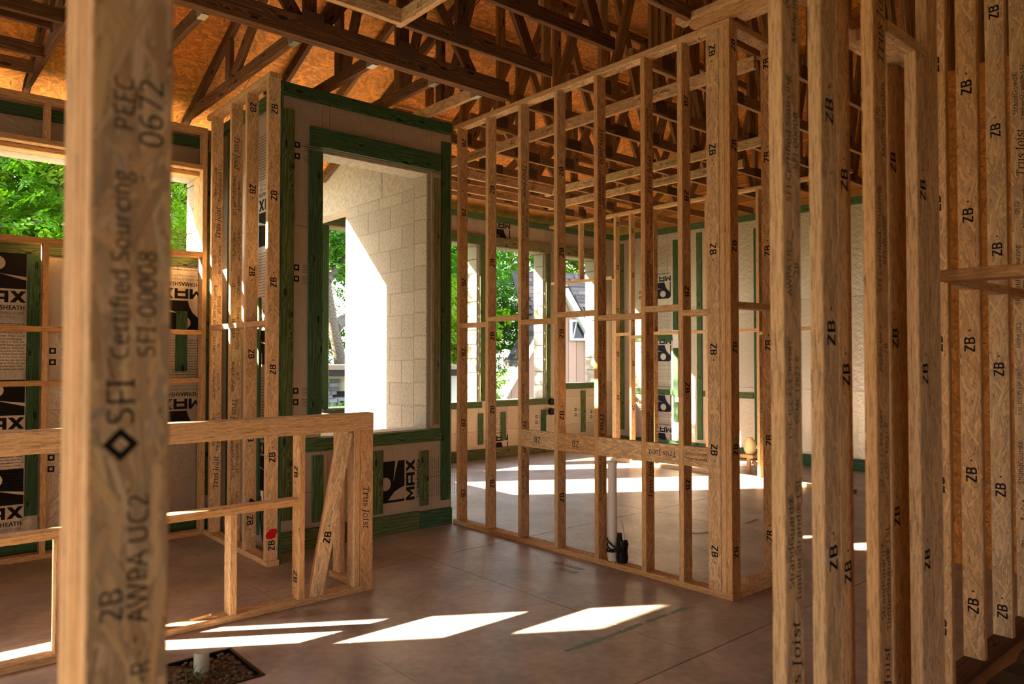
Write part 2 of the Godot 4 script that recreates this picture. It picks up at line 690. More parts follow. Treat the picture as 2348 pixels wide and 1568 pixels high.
func foam_print_mesh() -> Array:
	# one printed column of a foam sheet: R panel, MAX, product name, fine print; origin at its centre, 0.36 by 0.95
	if cache.has("foamprint"):
		return cache["foamprint"]
	var st := new_st()
	var x0 := -0.17
	# black panel with a rounded corner
	var panel := PackedVector2Array([Vector2(x0, 0.20), Vector2(-x0, 0.20), Vector2(-x0, 0.46)])
	for k in 7:
		var a := PI / 2 + PI / 2 * k / 6.0
		panel.append(Vector2(x0 + 0.05 + cos(a) * 0.05, 0.41 + sin(a) * 0.05))
	poly(st, panel, 0.0)
	# M, squared A, X
	var y0 := 0.10
	var y1 := 0.185
	poly(st, PackedVector2Array([Vector2(-0.17, y0), Vector2(-0.145, y0), Vector2(-0.145, 0.15), Vector2(-0.115, y0 + 0.01), Vector2(-0.085, 0.15), Vector2(-0.085, y0), Vector2(-0.06, y0), Vector2(-0.06, y1), Vector2(-0.085, y1), Vector2(-0.115, 0.14), Vector2(-0.145, y1), Vector2(-0.17, y1)]), 0.0)
	for b in [[-0.05, y0, -0.026, y1], [0.035, y0, 0.06, y1], [-0.026, 0.163, 0.035, y1], [-0.026, 0.121, 0.035, 0.139]]:
		rect(st, b[0], b[1], b[2], b[3])
	poly(st, PackedVector2Array([Vector2(0.068, y0), Vector2(0.10, y0), Vector2(0.17, y1), Vector2(0.138, y1)]), 0.0)
	poly(st, PackedVector2Array([Vector2(0.138, y0), Vector2(0.17, y0), Vector2(0.10, y1), Vector2(0.068, y1)]), 0.0002)
	var name_st := new_st()
	bold_into(name_st, "THERMASHEATH", 0.044, Transform3D(Basis.IDENTITY, Vector3(0, 0.062, 0)))
	var bold := merge(name_st, st)
	# foil-coloured R knocked out of the panel
	var rt := new_st()
	var circ := PackedVector2Array()
	for k in 20:
		circ.append(Vector2(-0.015 + cos(TAU * k / 20) * 0.055, 0.385 + sin(TAU * k / 20) * 0.052))
	poly(rt, circ, 0.0004)
	poly(rt, PackedVector2Array([Vector2(-0.15, 0.20), Vector2(-0.045, 0.20), Vector2(-0.06, 0.25), Vector2(-0.085, 0.30), Vector2(-0.15, 0.36)]), 0.0004)
	poly(rt, PackedVector2Array([Vector2(0.0, 0.31), Vector2(0.17, 0.265), Vector2(0.17, 0.29)]), 0.0004)
	# fine print
	var fine := new_st()
	var words := new_st()
	text_into(words, "CONTINUOUS INSULATION", sans, 0.026, Transform3D(Basis.IDENTITY, Vector3(0, 0.022, 0)), 3.0)
	text_into(words, "Optimum Energy Efficiency", sans, 0.019, Transform3D(Basis.IDENTITY, Vector3(0, -0.006, 0)), 3.0)
	var r := RandomNumberGenerator.new()
	r.seed = 5
	for row in 16:
		var y := -0.06 - row * 0.022
		var x := -0.17
		while x < 0.15:
			var w := r.randf_range(0.012, 0.05)
			rect(fine, x, y, minf(x + w, 0.17), y + 0.0055)
			x += w + 0.006
	cache["foamprint"] = [bold, rt.commit(), merge(words, fine)]
	return cache["foamprint"]


func foam_print(parent: Node3D, at: Vector3, facing: Basis, spin: float, blue := false) -> void:
	var m := foam_print_mesh()
	var xf := Transform3D(facing * Basis(Vector3(0, 0, 1), spin), at - parent.position)
	put(parent, "sheet_print", m[0], [M["navy"] if blue else M["ink"]], xf)
	put(parent, "sheet_print", m[1], [M["foil"]], xf)
	put(parent, "fine_print", m[2], [M["faint"]], xf)


func icon_print(parent: Node3D, at: Vector3, facing: Basis) -> void:
	if not cache.has("icons"):
		var st := new_st()
		for k in 2:
			var y := 0.05 - k * 0.085
			for q in [[0, 0, 0.012, 0.045], [0.033, 0, 0.045, 0.045], [0.012, 0, 0.033, 0.012], [0.012, 0.034, 0.033, 0.045]]:
				rect(st, q[0], y + q[1], q[2], y + q[3])
			for row in 4:
				rect(st, 0.07, y - 0.01 + row * 0.016, 0.07 + 0.05 + 0.02 * ((row * 7) % 5), y - 0.01 + row * 0.016 + 0.003)
		cache["icons"] = st.commit()
	put(parent, "icon_print", cache["icons"], [M["ink"]], Transform3D(facing, at - parent.position))


# ============================================================ floor

func build_floor() -> void:
	var f := structure("floor", "bare concrete slab with sawn joints, sunlit patches and chalk marks")
	block(f, "slab_base", Vector3(-4.2, -0.6, -8.5), Vector3(9.9, -0.03, 5.5), M["joint"])
	var xs := [-4.2, 1.87, 3.08, 5.62, 7.9, 9.9]
	var zs := [-8.5, -6.9, -4.46, -2.14, 0.6, 3.2, 5.5]
	var g := 0.0022
	var hole := Rect2(0.97, -3.72, 0.425, 0.42)
	for i in xs.size() - 1:
		for j in zs.size() - 1:
			var mt: Material = M["floor"][(i * 2 + j) % 3]
			var a := Vector2(xs[i] + g, zs[j] + g)
			var b := Vector2(xs[i + 1] - g, zs[j + 1] - g)
			# outdoors in the recess before the window wall there is no slab of the house
			if Rect2(a, b - a).encloses(hole):
				var st := new_st()
				for q in [[a.x, a.y, b.x, hole.position.y], [a.x, hole.end.y, b.x, b.y], [a.x, hole.position.y, hole.position.x, hole.end.y], [hole.end.x, hole.position.y, b.x, hole.end.y]]:
					cbox(st, Vector3((q[0] + q[2]) / 2, -0.05, (q[1] + q[3]) / 2), Vector3(q[2] - q[0], 0.1, q[3] - q[1]), 0.0)
				put(f, "slab_panel", st.commit(), [mt])
			else:
				block(f, "slab_panel", Vector3(a.x, -0.1, a.y), Vector3(b.x, 0, b.y), mt, 0.002)


# ============================================================ block walls with foam and furring

func cells(a0: float, a1: float, y0: float, y1: float, holes: Array, ca: Array, cy: Array) -> Array:
	# rectangles of the wall left between the openings, cut at the given seams too
	var xs := [a0, a1]
	var ys := [y0, y1]
	for h in holes:
		xs.append(h[0]); xs.append(h[1]); ys.append(h[2]); ys.append(h[3])
	xs.append_array(ca)
	ys.append_array(cy)
	xs.sort()
	ys.sort()
	var out := []
	for i in xs.size() - 1:
		for j in ys.size() - 1:
			if xs[i + 1] - xs[i] < 0.004 or ys[j + 1] - ys[j] < 0.004 or xs[i] < a0 - 0.001 or xs[i + 1] > a1 + 0.001 or ys[j] < y0 - 0.001 or ys[j + 1] > y1 + 0.001:
				continue
			var cx: float = (xs[i] + xs[i + 1]) / 2
			var cyy: float = (ys[j] + ys[j + 1]) / 2
			var solid := true
			for h in holes:
				if cx > h[0] and cx < h[1] and cyy > h[2] and cyy < h[3]:
					solid = false
			if solid:
				out.append([xs[i], xs[i + 1], ys[j], ys[j + 1]])
	return out


func core(parent: Node3D, along_x: bool, t0: float, t1: float, a0: float, a1: float, y0: float, y1: float, holes: Array, mt: Material) -> void:
	var st := new_st()
	for c in cells(a0, a1, y0, y1, holes, [], []):
		var lo := Vector3(c[0], c[2], t0) if along_x else Vector3(t0, c[2], c[0])
		var hi := Vector3(c[1], c[3], t1) if along_x else Vector3(t1, c[3], c[1])
		cbox(st, (lo + hi) / 2, (hi - lo).abs(), 0.0)
	put(parent, "block_core", st.commit(), [mt])


func foam(parent: Node3D, along_x: bool, t0: float, t1: float, a0: float, a1: float, y0: float, y1: float, holes: Array, ca: Array, cy: Array) -> void:
	var k := 0
	for c in cells(a0, a1, y0, y1, holes, ca, cy):
		var g := 0.0015
		var lo := Vector3(c[0] + g, c[2] + g, t0) if along_x else Vector3(t0, c[2] + g, c[0] + g)
		var hi := Vector3(c[1] - g, c[3] - g, t1) if along_x else Vector3(t1, c[3] - g, c[1] - g)
		block(parent, "foam_board", lo, hi, M["foam"][k % 3], 0.001)
		k += 1


func jamb_blocks(parent: Node3D, x: float, z0: float, z1: float, y0: float, y1: float, depth := 0.03) -> void:
	# the ends of the blocks that show in a window reveal, facing -x
	var y := y0
	var k := 0
	while y < y1 - 0.03:
		var top := minf(y + 0.193, y1)
		block(parent, "block", Vector3(x, y, z0 + 0.002), Vector3(x + depth, top, z1 - 0.002), M["block"][(k * 3 + 1) % 4], 0.004)
		y += 0.203
		k += 1


func build_block_walls() -> void:
	var front := Basis.IDENTITY                      # faces +z
	var west := Basis(Vector3.UP, -PI / 2)           # faces -x
	# ---- left wall of the bay
	var w := structure("wall_left", "block wall with printed foam sheets and a high opening onto trees")
	var h := [[0.35, 2.13, 2.31, 2.975]]
	core(w, true, -6.71, -6.51, 0.2, 2.51, -0.6, 3.40, h, M["mortar"])
	foam(w, true, -6.51, -6.485, 0.2, 2.30, 0.0, 3.33, h, [1.42], [1.05])
	jamb_blocks(w, 2.10, -6.71, -6.49, 2.31, 2.975)
	block(w, "lintel", Vector3(0.35, 2.955, -6.71), Vector3(2.13, 2.975, -6.51), M["cast"], 0.002)
	lum(w, "furring_strip", Vector3(0.905, 0.28, -6.485), Vector3(0.995, 2.20, -6.466), "pt")
	lum(w, "furring_strip", Vector3(1.95, 1.33, -6.485), Vector3(2.04, 1.83, -6.466), "pt")
	lum(w, "furring_strip", Vector3(0.22, 2.205, -6.485), Vector3(2.12, 2.295, -6.466), "pt")
	lum(w, "furring_strip", Vector3(0.22, 2.98, -6.485), Vector3(2.2, 3.07, -6.466), "pt")
	lum(w, "furring_strip", Vector3(0.22, 3.22, -6.485), Vector3(2.2, 3.31, -6.466), "pt")
	lum(w, "furring_strip", Vector3(2.13, 0.28, -6.485), Vector3(2.22, 3.2, -6.466), "pt")
	lum(w, "base_strip", Vector3(0.22, 0.0, -6.485), Vector3(2.25, 0.14, -6.44), "pt")
	foam_print(w, Vector3(0.73, 1.745, -6.4845), front, 0.0)
	foam_print(w, Vector3(0.73, 0.82, -6.4845), front, 0.0)
	foam_print(w, Vector3(0.73, -0.13 + 0.3, -6.4845), front, 0.0)
	foam_print(w, Vector3(1.50, 1.70, -6.4845), front, PI)
	foam_print(w, Vector3(2.0, 2.12, -6.4845), front, PI)
	foam_print(w, Vector3(2.0, 1.20, -6.4845), front, PI)
	for y in [1.42, 0.62]:
		icon_print(w, Vector3(1.05, y, -6.4845), front)
	# ---- return wall between the bay and the recess
	w = structure("wall_return", "short foam-faced block wall behind the leaning row of studs")
	core(w, false, 2.31, 2.51, -6.71, -5.31, -0.6, 3.40, [], M["mortar"])
	foam(w, false, 2.285, 2.31, -6.485, -5.285, 0.0, 3.40, [], [-5.62], [2.44])
	lum(w, "furring_strip", Vector3(2.266, 0.1, -6.2), Vector3(2.285, 3.3, -6.11), "pt")
	lum(w, "furring_strip", Vector3(2.266, 0.1, -5.62), Vector3(2.285, 1.9, -5.53), "pt")
	lum(w, "furring_strip", Vector3(2.24, 3.32, -6.4), Vector3(2.285, 3.40, -5.3), "pt")
	foam_print(w, Vector3(2.2845, 2.75, -5.42), west, PI)
	foam_print(w, Vector3(2.2845, 1.85, -5.42), west, PI)
	foam_print(w, Vector3(2.2845, 0.9, -5.42), west, PI)
	# ---- window wall
	w = structure("wall_window", "foam-faced block wall around the tall window opening with green furring")
	h = [[2.66, 3.66, 0.83, 3.05]]
	core(w, true, -5.51, -5.31, 2.31, 3.70, -0.6, 3.41, h, M["mortar"])
	core(w, true, -5.51, -5.31, 3.70, 3.92, -0.6, 3.41, [], M["mortar"])
	foam(w, true, -5.31, -5.285, 2.22, 3.89, 0.0, 3.41, [[2.66, 3.69, 0.83, 3.05]], [3.30, 2.72], [2.44, 0.42])
	jamb_blocks(w, 3.655, -5.51, -5.312, 0.83, 3.04, 0.045)
	block(w, "lintel", Vector3(2.66, 3.03, -5.51), Vector3(3.66, 3.05, -5.30), M["cast"], 0.002)
	block(w, "sill", Vector3(2.66, 0.81, -5.51), Vector3(3.66, 0.835, -5.29), M["cast"], 0.002)
	lum(w, "top_plate", Vector3(2.23, 3.41, -5.39), Vector3(2.30, 3.50, -5.25), "pt")
	lum(w, "top_plate", Vector3(2.303, 3.412, -5.30), Vector3(3.885, 3.502, -5.255), "pt")
	lum(w, "header_board", Vector3(2.553, 3.062, -5.285), Vector3(3.755, 3.212, -5.247), "pt")
	for s in [[2.322, 2.425, 0.235, 3.305], [2.545, 2.658, 0.89, 3.03], [3.785, 3.876, 0.21, 3.335], [2.585, 2.675, 0.19, 0.695], [3.115, 3.205, 0.175, 0.687], [3.565, 3.655, 0.187, 0.65]]:
		lum(w, "furring_strip", Vector3(s[0], s[2], -5.285), Vector3(s[1], s[3], -5.266), "pt")
	lum(w, "furring_strip", Vector3(3.695, 0.87, -5.285), Vector3(3.755, 3.0, -5.26), "ptbrown")
	lum(w, "sill_board", Vector3(2.533, 0.728, -5.285), Vector3(3.77, 0.828, -5.247), "pt")
	lum(w, "base_strip", Vector3(2.24, 0.0, -5.285), Vector3(3.55, 0.15, -5.247), "pt")
	lum(w, "base_strip", Vector3(3.553, 0.0, -5.285), Vector3(3.885, 0.14, -5.247), "pt")
	foam_print(w, Vector3(3.62, 0.42, -5.2845), front, PI / 2)
	icon_print(w, Vector3(2.43, 2.98, -5.2845), front)
	icon_print(w, Vector3(2.43, 2.05, -5.2845), front)
	icon_print(w, Vector3(2.43, 1.12, -5.2845), front)
	# ---- block wall of the recess, in line with the long partition
	w = structure("wall_recess", "bare concrete block wall outside the window, half in sun")
	core(w, false, 3.6625, 3.86, -8.51, -5.51, -0.6, 2.945, [[-7.95, -6.76, 0.83, 2.945]], M["mortar"])
	var y := 0.0
	var row := 0
	while y < 2.90:
		var z := -5.513
		var first := 0.196 if row % 2 == 0 else 0.395
		var top := minf(y + 0.195, 2.94)
		while z > -6.75:
			var z2 := maxf(z - first, -6.758)
			if z - z2 > 0.03:
				block(w, "block", Vector3(3.66, y + 0.003, z2 + 0.003), Vector3(3.70, top + 0.003, z - 0.003), M["block"][rng.randi() % 4], 0.0015)
			z = z2
			first = 0.398
		y += 0.203
		row += 1
	block(w, "tie_beam", Vector3(3.66, 2.947, -8.51), Vector3(3.86, 3.47, -6.062), M["cast"], 0.004)
	block(w, "tie_beam", Vector3(3.66, 2.947, -6.058), Vector3(3.86, 3.47, -5.513), M["cast"], 0.004)
	# ---- far room: back wall
	w = structure("wall_back", "far foam-faced block wall with a row of sunlit window openings")
	h = [[4.27, 5.40, 0.83, 3.05], [5.62, 6.60, 0.83, 3.05], [6.86, 7.90, 0.83, 3.05], [8.30, 9.07, 1.05, 3.05]]
	core(w, true, -8.51, -8.31, 3.70, 9.83, -0.6, 3.42, h, M["mortar"])
	foam(w, true, -8.31, -8.285, 3.87, 9.60, 0.0, 3.42, h, [6.2, 8.05], [0.40])
	for q in [[6.57, 0.83], [7.87, 0.83], [9.04, 1.05], [5.37, 0.83]]:
		jamb_blocks(w, q[0], -8.51, -8.30, q[1], 3.045)
	lum(w, "top_plate", Vector3(3.9, 3.42, -8.32), Vector3(7.2, 3.51, -8.255), "pt")
	lum(w, "top_plate", Vector3(7.203, 3.42, -8.32), Vector3(9.6, 3.51, -8.255), "pt")
	for q in h:
		lum(w, "header_board", Vector3(q[0] - 0.1, 3.06, -8.285), Vector3(q[1] + 0.1, 3.20, -8.247), "pt" if q[0] < 6.0 else "ptbrown")
		lum(w, "sill_board", Vector3(q[0] - 0.06, q[2] - 0.095, -8.285), Vector3(q[1] + 0.04, q[2] - 0.005, -8.257), "pt")
		lum(w, "furring_strip", Vector3(q[1] + 0.015, q[2], -8.285), Vector3(q[1] + 0.105, 3.05, -8.266), "pt")
		lum(w, "furring_strip", Vector3(q[0] - 0.105, q[2], -8.285), Vector3(q[0] - 0.015, 3.05, -8.266), "pt")
	for s in [[6.585, 0.214, 0.655], [7.01, 0.245, 0.655], [7.82, 0.2, 0.65], [8.70, 0.26, 0.925], [9.2, 0.25, 3.0]]:
		lum(w, "furring_strip", Vector3(s[0], s[1], -8.285), Vector3(s[0] + 0.09, s[2], -8.266), "pt")
	lum(w, "base_strip", Vector3(3.99, 0, -8.285), Vector3(6.68, 0.15, -8.247), "pt")
	lum(w, "base_strip", Vector3(6.684, 0, -8.285), Vector3(9.6, 0.15, -8.247), "ptbrown")
	foam_print(w, Vector3(6.98, 0.42, -8.2845), front, PI)
	foam_print(w, Vector3(7.02, 3.53, -8.2845), front, PI)
	foam_print(w, Vector3(4.75, 0.35, -8.2845), front, PI)
	icon_print(w, Vector3(7.70, 0.48, -8.2845), front)
	icon_print(w, Vector3(8.55, 0.55, -8.2845), front)
	icon_print(w, Vector3(8.92, 0.50, -8.2845), front)
	# ---- far room: right wall
	w = structure("wall_right", "white foam-faced wall of the far room with blue printed logos")
	core(w, false, 9.63, 9.83, -8.31, 5.5, -0.6, 3.42, [], M["mortar"])
	foam(w, false, 9.605, 9.63, -8.285, 5.5, 0.0, 3.42, [], [-7.25, -6.03, -4.81, -3.6, -1.2, 1.2, 3.6], [1.02, 2.24])
	lum(w, "top_plate", Vector3(9.575, 3.42, -8.25), Vector3(9.64, 3.51, -2.0), "pt")
	for s in [[-8.24, 0.25, 3.36], [-7.14, 0.45, 3.30], [-6.70, 0.2, 3.36], [-5.73, 0.2, 3.3], [-4.6, 0.2, 3.3]]:
		lum(w, "furring_strip", Vector3(9.586, s[1], s[0]), Vector3(9.605, s[2], s[0] + 0.09), "pt")
	for s in [[-8.0, -7.15, 0.86], [-6.6, -5.75, 0.86], [-7.95, -7.15, 1.72]]:
		lum(w, "furring_strip", Vector3(9.586, s[2], s[0]), Vector3(9.605, s[2] + 0.09, s[1]), "pt")
	lum(w, "base_strip", Vector3(9.567, 0, -8.24), Vector3(9.605, 0.15, -2.0), "pt")
	for yy in [2.85, 1.85, 1.05, 0.45]:
		foam_print(w, Vector3(9.6045, yy, -7.36), west, PI, true)
	for yy in [2.6, 1.7, 0.8]:
		icon_print(w, Vector3(9.6045, yy, -6.45), west)
		icon_print(w, Vector3(9.6045, yy - 0.15, -7.83), west)
	foam_print(w, Vector3(9.6045, 0.25, -6.25), west, PI, true)
	foam_print(w, Vector3(9.6045, 0.25, -5.45), west, PI, true)
	# ---- walls out of the frame: they close the house and let in the light that the photograph shows
	w = structure("wall_left_of_bay", "block wall beside the bay with the window that throws the floor patches")
	core(w, true, -5.51, -5.27, -4.2, 0.2, -0.6, 4.06, [[-1.41, -0.43, 0.83, 2.72], [-3.5, -2.4, 0.83, 2.72]], M["mortar"])
	foam(w, true, -5.27, -5.25, -4.0, 0.2, 0.0, 3.40, [[-1.41, -0.43, 0.83, 2.72], [-3.5, -2.4, 0.83, 2.72]], [-2.0], [])
	core(w, false, 0.0, 0.2, -6.71, -5.51, -0.6, 3.40, [], M["mortar"])
	w = structure("wall_hall", "strand board sheathed wall in shade behind the right-hand studs")
	core(w, false, 5.80, 5.90, -2.45, 5.3, 0.0, 3.48, [], M["osb"][0][0])
	w = structure("wall_west", "block wall with wide openings beyond the left edge of the picture")
	core(w, false, -4.2, -4.0, -5.27, 5.5, -0.6, 3.42, [[-3.9, -2.5, 0.1, 2.3]], M["mortar"])
	w = structure("wall_south", "block wall with wide openings behind the camera")
	core(w, true, 5.3, 5.5, -4.0, 9.63, -0.6, 3.42, [[-3.2, -1.2, 0.1, 2.4]], M["mortar"])


# ============================================================ roof

func deck_y(z: float, far: bool) -> float:
	return (3.36 + 0.417 * (z + 9.05)) if far else (3.36 + 0.417 * (z + 7.27))


func sheet_slope(parent: Node3D, x0: float, x1: float, z0: float, z1: float, y_at_z0: float, slope: float) -> void:
	var an := atan(slope)
	var zd := Vector3(0, sin(an), cos(an))
	var nrm := zd.cross(Vector3.RIGHT)
	var b := Basis(Vector3.RIGHT, nrm, zd)
	var run := (z1 - z0) / cos(an)
	var s := 0.0
	var row := 0
	while s < run - 0.05:
		var d := minf(1.22, run - s)
		var x := x0 - (1.22 if row % 2 == 1 else 0.0)
		while x < x1 - 0.02:
			var xa := maxf(x, x0)
			var xb := minf(x + 2.44, x1)
			var o := Vector3((xa + xb) / 2, y_at_z0, z0) + zd * (s + d / 2) + nrm * 0.006
			put(parent, "osb_sheet", cbox_mesh(Vector3(xb - xa - 0.004, 0.012, d - 0.004), 0.001), pick("osb"), Transform3D(b, o))
			x += 2.44
		s += d
		row += 1
	var mid := Vector3((x0 + x1) / 2, y_at_z0, z0) + zd * (run / 2) + nrm * 0.022
	put(parent, "added_felt", cbox_mesh(Vector3(x1 - x0, 0.012, run), 0.0), [M["felt"]], Transform3D(b, mid))  # unseen layer added to stop sun leaking between the sheets


func build_roof() -> void:
	var r := structure("ceiling", "underside of the roof deck, orange strand board sheets")
	sheet_slope(r, 0.0, 3.80, -7.27, -1.0, 3.36, 0.417)
	sheet_slope(r, -4.7, 0.0, -6.10, -1.0, deck_y(-6.10, false), 0.417)
	sheet_slope(r, 3.80, 10.4, -9.05, -1.0, 3.36, 0.417)
	# added west slope of the far wing, shaped to shade the recess beam
	var lo := new_st()
	for q in [[2.92, 3.29, 3.80, 3.66, -9.05, -7.10]]:
		quad(lo, Vector3(q[0], q[1], q[4]), Vector3(q[2], q[3], q[4]), Vector3(q[2], q[3], q[5]), Vector3(q[0], q[1], q[5]), Vector2(0, 0), Vector2(0.8, 0), Vector2(0.8, 1.9), Vector2(0, 1.9))
		quad(lo, Vector3(q[0], q[1] + 0.02, q[4]), Vector3(q[0], q[1] + 0.02, q[5]), Vector3(q[2], q[3] + 0.02, q[5]), Vector3(q[2], q[3] + 0.02, q[4]), Vector2(0, 0), Vector2(0.8, 0), Vector2(0.8, 1.9), Vector2(0, 1.9))
	put(r, "osb_sheet", lo.commit(), pick("osb"))
	# the other slope, down to the back of the house
	var top := deck_y(-1.0, false)
	sheet_slope(r, -4.7, 3.80, -1.0, 5.9, top, -0.36)
	sheet_slope(r, 3.80, 10.4, -1.0, 5.9, deck_y(-1.0, true), -0.47)
	# upright sheets where the two roofs and the gable ends meet
	for e in [[3.80, true], [-4.45, false], [10.1, true]]:
		var st := new_st()
		var x: float = e[0]
		var zz := -7.2
		if x < 0:
			zz = -6.0
		if x > 9:
			zz = -8.9
		var lowa := 3.40
		var p := PackedVector2Array()
		if x == 3.80:
			p = PackedVector2Array([Vector2(-8.9, lowa), Vector2(-8.9, deck_y(-8.9, true)), Vector2(-1.0, deck_y(-1.0, true)), Vector2(5.7, deck_y(-1.0, true) - 0.47 * 6.7), Vector2(5.7, deck_y(-1.0, false) - 0.36 * 6.7 - 0.02), Vector2(-1.0, deck_y(-1.0, false)), Vector2(-7.2, deck_y(-7.2, false))])
		else:
			p = PackedVector2Array([Vector2(zz, lowa), Vector2(zz, maxf(deck_y(zz, e[1]), lowa + 0.01)), Vector2(-1.0, deck_y(-1.0, e[1])), Vector2(5.7, deck_y(-1.0, e[1]) - (0.47 if e[1] else 0.36) * 6.7), Vector2(5.7, 3.3)])
		var idx := Geometry2D.triangulate_polygon(p)
		for i in range(0, idx.size(), 3):
			var a := Vector3(x, p[idx[i]].y, p[idx[i]].x)
			var b := Vector3(x, p[idx[i + 1]].y, p[idx[i + 1]].x)
			var c := Vector3(x, p[idx[i + 2]].y, p[idx[i + 2]].x)
			tri(st, a, b, c)
			tri(st, a + Vector3(0.012, 0, 0), c + Vector3(0.012, 0, 0), b + Vector3(0.012, 0, 0))
		put(r, "gable_sheet", st.commit(), pick("osb"))
	# round maker's stamp on the deck over the bay
	var an := atan(0.417)
	var st := new_st()
	var ring_n := 36
	for k in ring_n:
		for rr in [[0.135, 0.128, 0.055, 0.049], [0.118, 0.114, 0.043, 0.040]]:
			var t0 := TAU * k / ring_n
			var t1 := TAU * (k + 1) / ring_n
			poly(st, PackedVector2Array([Vector2(cos(t0) * rr[0], sin(t0) * rr[2]), Vector2(cos(t1) * rr[0], sin(t1) * rr[2]), Vector2(cos(t1) * rr[1], sin(t1) * rr[3]), Vector2(cos(t0) * rr[1], sin(t0) * rr[3])]), 0.0)
	var maker := new_st()
	text_into(maker, "HUBER", sans, 0.062, Transform3D.IDENTITY, 3.0)
	var zd := Vector3(0, sin(an), cos(an))
	var dn := -zd.cross(Vector3.RIGHT)
	var face := Basis(Vector3.LEFT, dn.cross(Vector3.LEFT), dn)
	put(r, "sheet_stamp", merge(maker, st), [M["faint"]], Transform3D(face * Basis(Vector3(0, 0, 1), 0.15), Vector3(1.03, deck_y(-6.1, false) - 0.003, -6.1)))


# ============================================================ the long partition

func build_partition() -> void:
	var p := thing("partition_wall", "long open stud partition of pale strand lumber with a wide ledger at knee height", "stud wall", Vector3(3.93, 0, -3.85))
	var x0 := 3.89
	var x1 := 3.979
	lum(p, "bottom_plate", Vector3(x0, 0, -5.24), Vector3(x1, STUD, -2.476))
	var tp := lum(p, "top_plate", Vector3(x0, 3.445, -5.24), Vector3(x1, 3.485, -2.476))
	stamp(tp, "br", false, false)
	stamp(tp, "br", false, true)
	var zs := [-5.19, -4.796, -4.39, -3.983, -3.578, -3.157, -2.859]
	var marks := ["zb", "zb", "br", "zb", "br", "br", "zb"]
	for i in zs.size():
		var s := lum(p, "stud", Vector3(x0, STUD, zs[i]), Vector3(x1, 3.445, zs[i] + STUD))
		stamp(s, marks[i], i % 2 == 0)
	# corner post of three plies
	for k in 2:
		var s := lum(p, "corner_post_ply", Vector3(x0, STUD, -2.551 + k * 0.0375), Vector3(x1, 3.445, -2.5145 + k * 0.0375))
		stamp(s, "zb", k == 0)
	var tw := lum(p, "corner_post_ply", Vector3(x0, STUD, -2.642), Vector3(x0 + STUD, 3.445, -2.553))
	stamp(tw, "zb", true, false)
	# blocking, staggered so that it can be nailed
	var ends := zs + [-2.642]
	for i in zs.size():
		var up := 0.04 if i % 2 == 1 else 0.0
		lum(p, "blocking", Vector3(x0, 1.702 + up, ends[i] + STUD), Vector3(x1, 1.740 + up, ends[i + 1]))
	# ledger pieces let in between the studs
	var words := ["zb", "zb", "", "br", "br"]
	for i in range(2, 7):
		var l := lum(p, "ledger_board", Vector3(x0 + 0.001, 0.742 + 0.004 * i, ends[i] + STUD), Vector3(x0 + 0.039, 0.878 + 0.002 * i, ends[i + 1]))
		var st := new_st()
		if words[i - 2] == "zb":
			text_into(st, "ZB", sans, 0.062, Transform3D(Basis(Vector3(0, 0, 1), PI), Vector3.ZERO), 3.0)
		elif i == 6:
			text_into(st, "StrandGuard®", sans, 0.025, Transform3D(Basis.IDENTITY, Vector3(0, 0.016, 0)), 3.0)
			text_into(st, "TimberStrand®", sans, 0.025, Transform3D(Basis.IDENTITY, Vector3(0, -0.016, 0)), 3.0)
		elif words[i - 2] == "br":
			text_into(st, "Trus Joist", serif, 0.05, Transform3D(Basis(Vector3(0, 0, 1), PI), Vector3.ZERO), 3.0)
		else:
			continue
		# the board lies along z: turn the words to face the room
		var m := st.commit()
		var o := put(l, "print", m, [M["ink"]])
		o.transform = l.transform.affine_inverse() * Transform3D(Basis(Vector3.UP, -PI / 2), l.transform.origin + Vector3(-0.0197, 0, 0))


func build_stub_wall() -> void:
	var p := thing("stub_wall", "short stud wall returning from the partition corner, one stud at its end", "stud wall", Vector3(4.2, 0, -2.52))
	lum(p, "bottom_plate", Vector3(3.981, 0, -2.565), Vector3(4.428, STUD, -2.476))
	lum(p, "bottom_plate", Vector3(4.15, STUD, -2.565), Vector3(4.428, STUD * 2, -2.476))
	lum(p, "top_plate", Vector3(3.981, 3.445, -2.565), Vector3(4.428, 3.485, -2.476))
	var s := lum(p, "stud", Vector3(4.39, STUD * 2, -2.565), Vector3(4.428, 3.445, -2.476))
	stamp(s, "zb")
	lum(p, "blocking", Vector3(3.981, 1.742, -2.565), Vector3(4.39, 1.78, -2.476))
	# the doubled plates that run on toward the viewer over the corner
	var d := thing("overhead_plate", "doubled top plates running on over the partition corner", "plate", Vector3(3.9, 3.49, -1.9))
	var a := lum(d, "plate", Vector3(3.84, 3.488, -2.72), Vector3(3.929, 3.526, -0.6))
	stamp(a, "br", false, true)
	lum(d, "plate", Vector3(3.80, 3.528, -2.80), Vector3(3.889, 3.566, -0.6))
	lum(d, "plate", Vector3(3.931, 3.488, -2.45), Vector3(4.02, 3.526, -0.6))


# ============================================================ pony wall

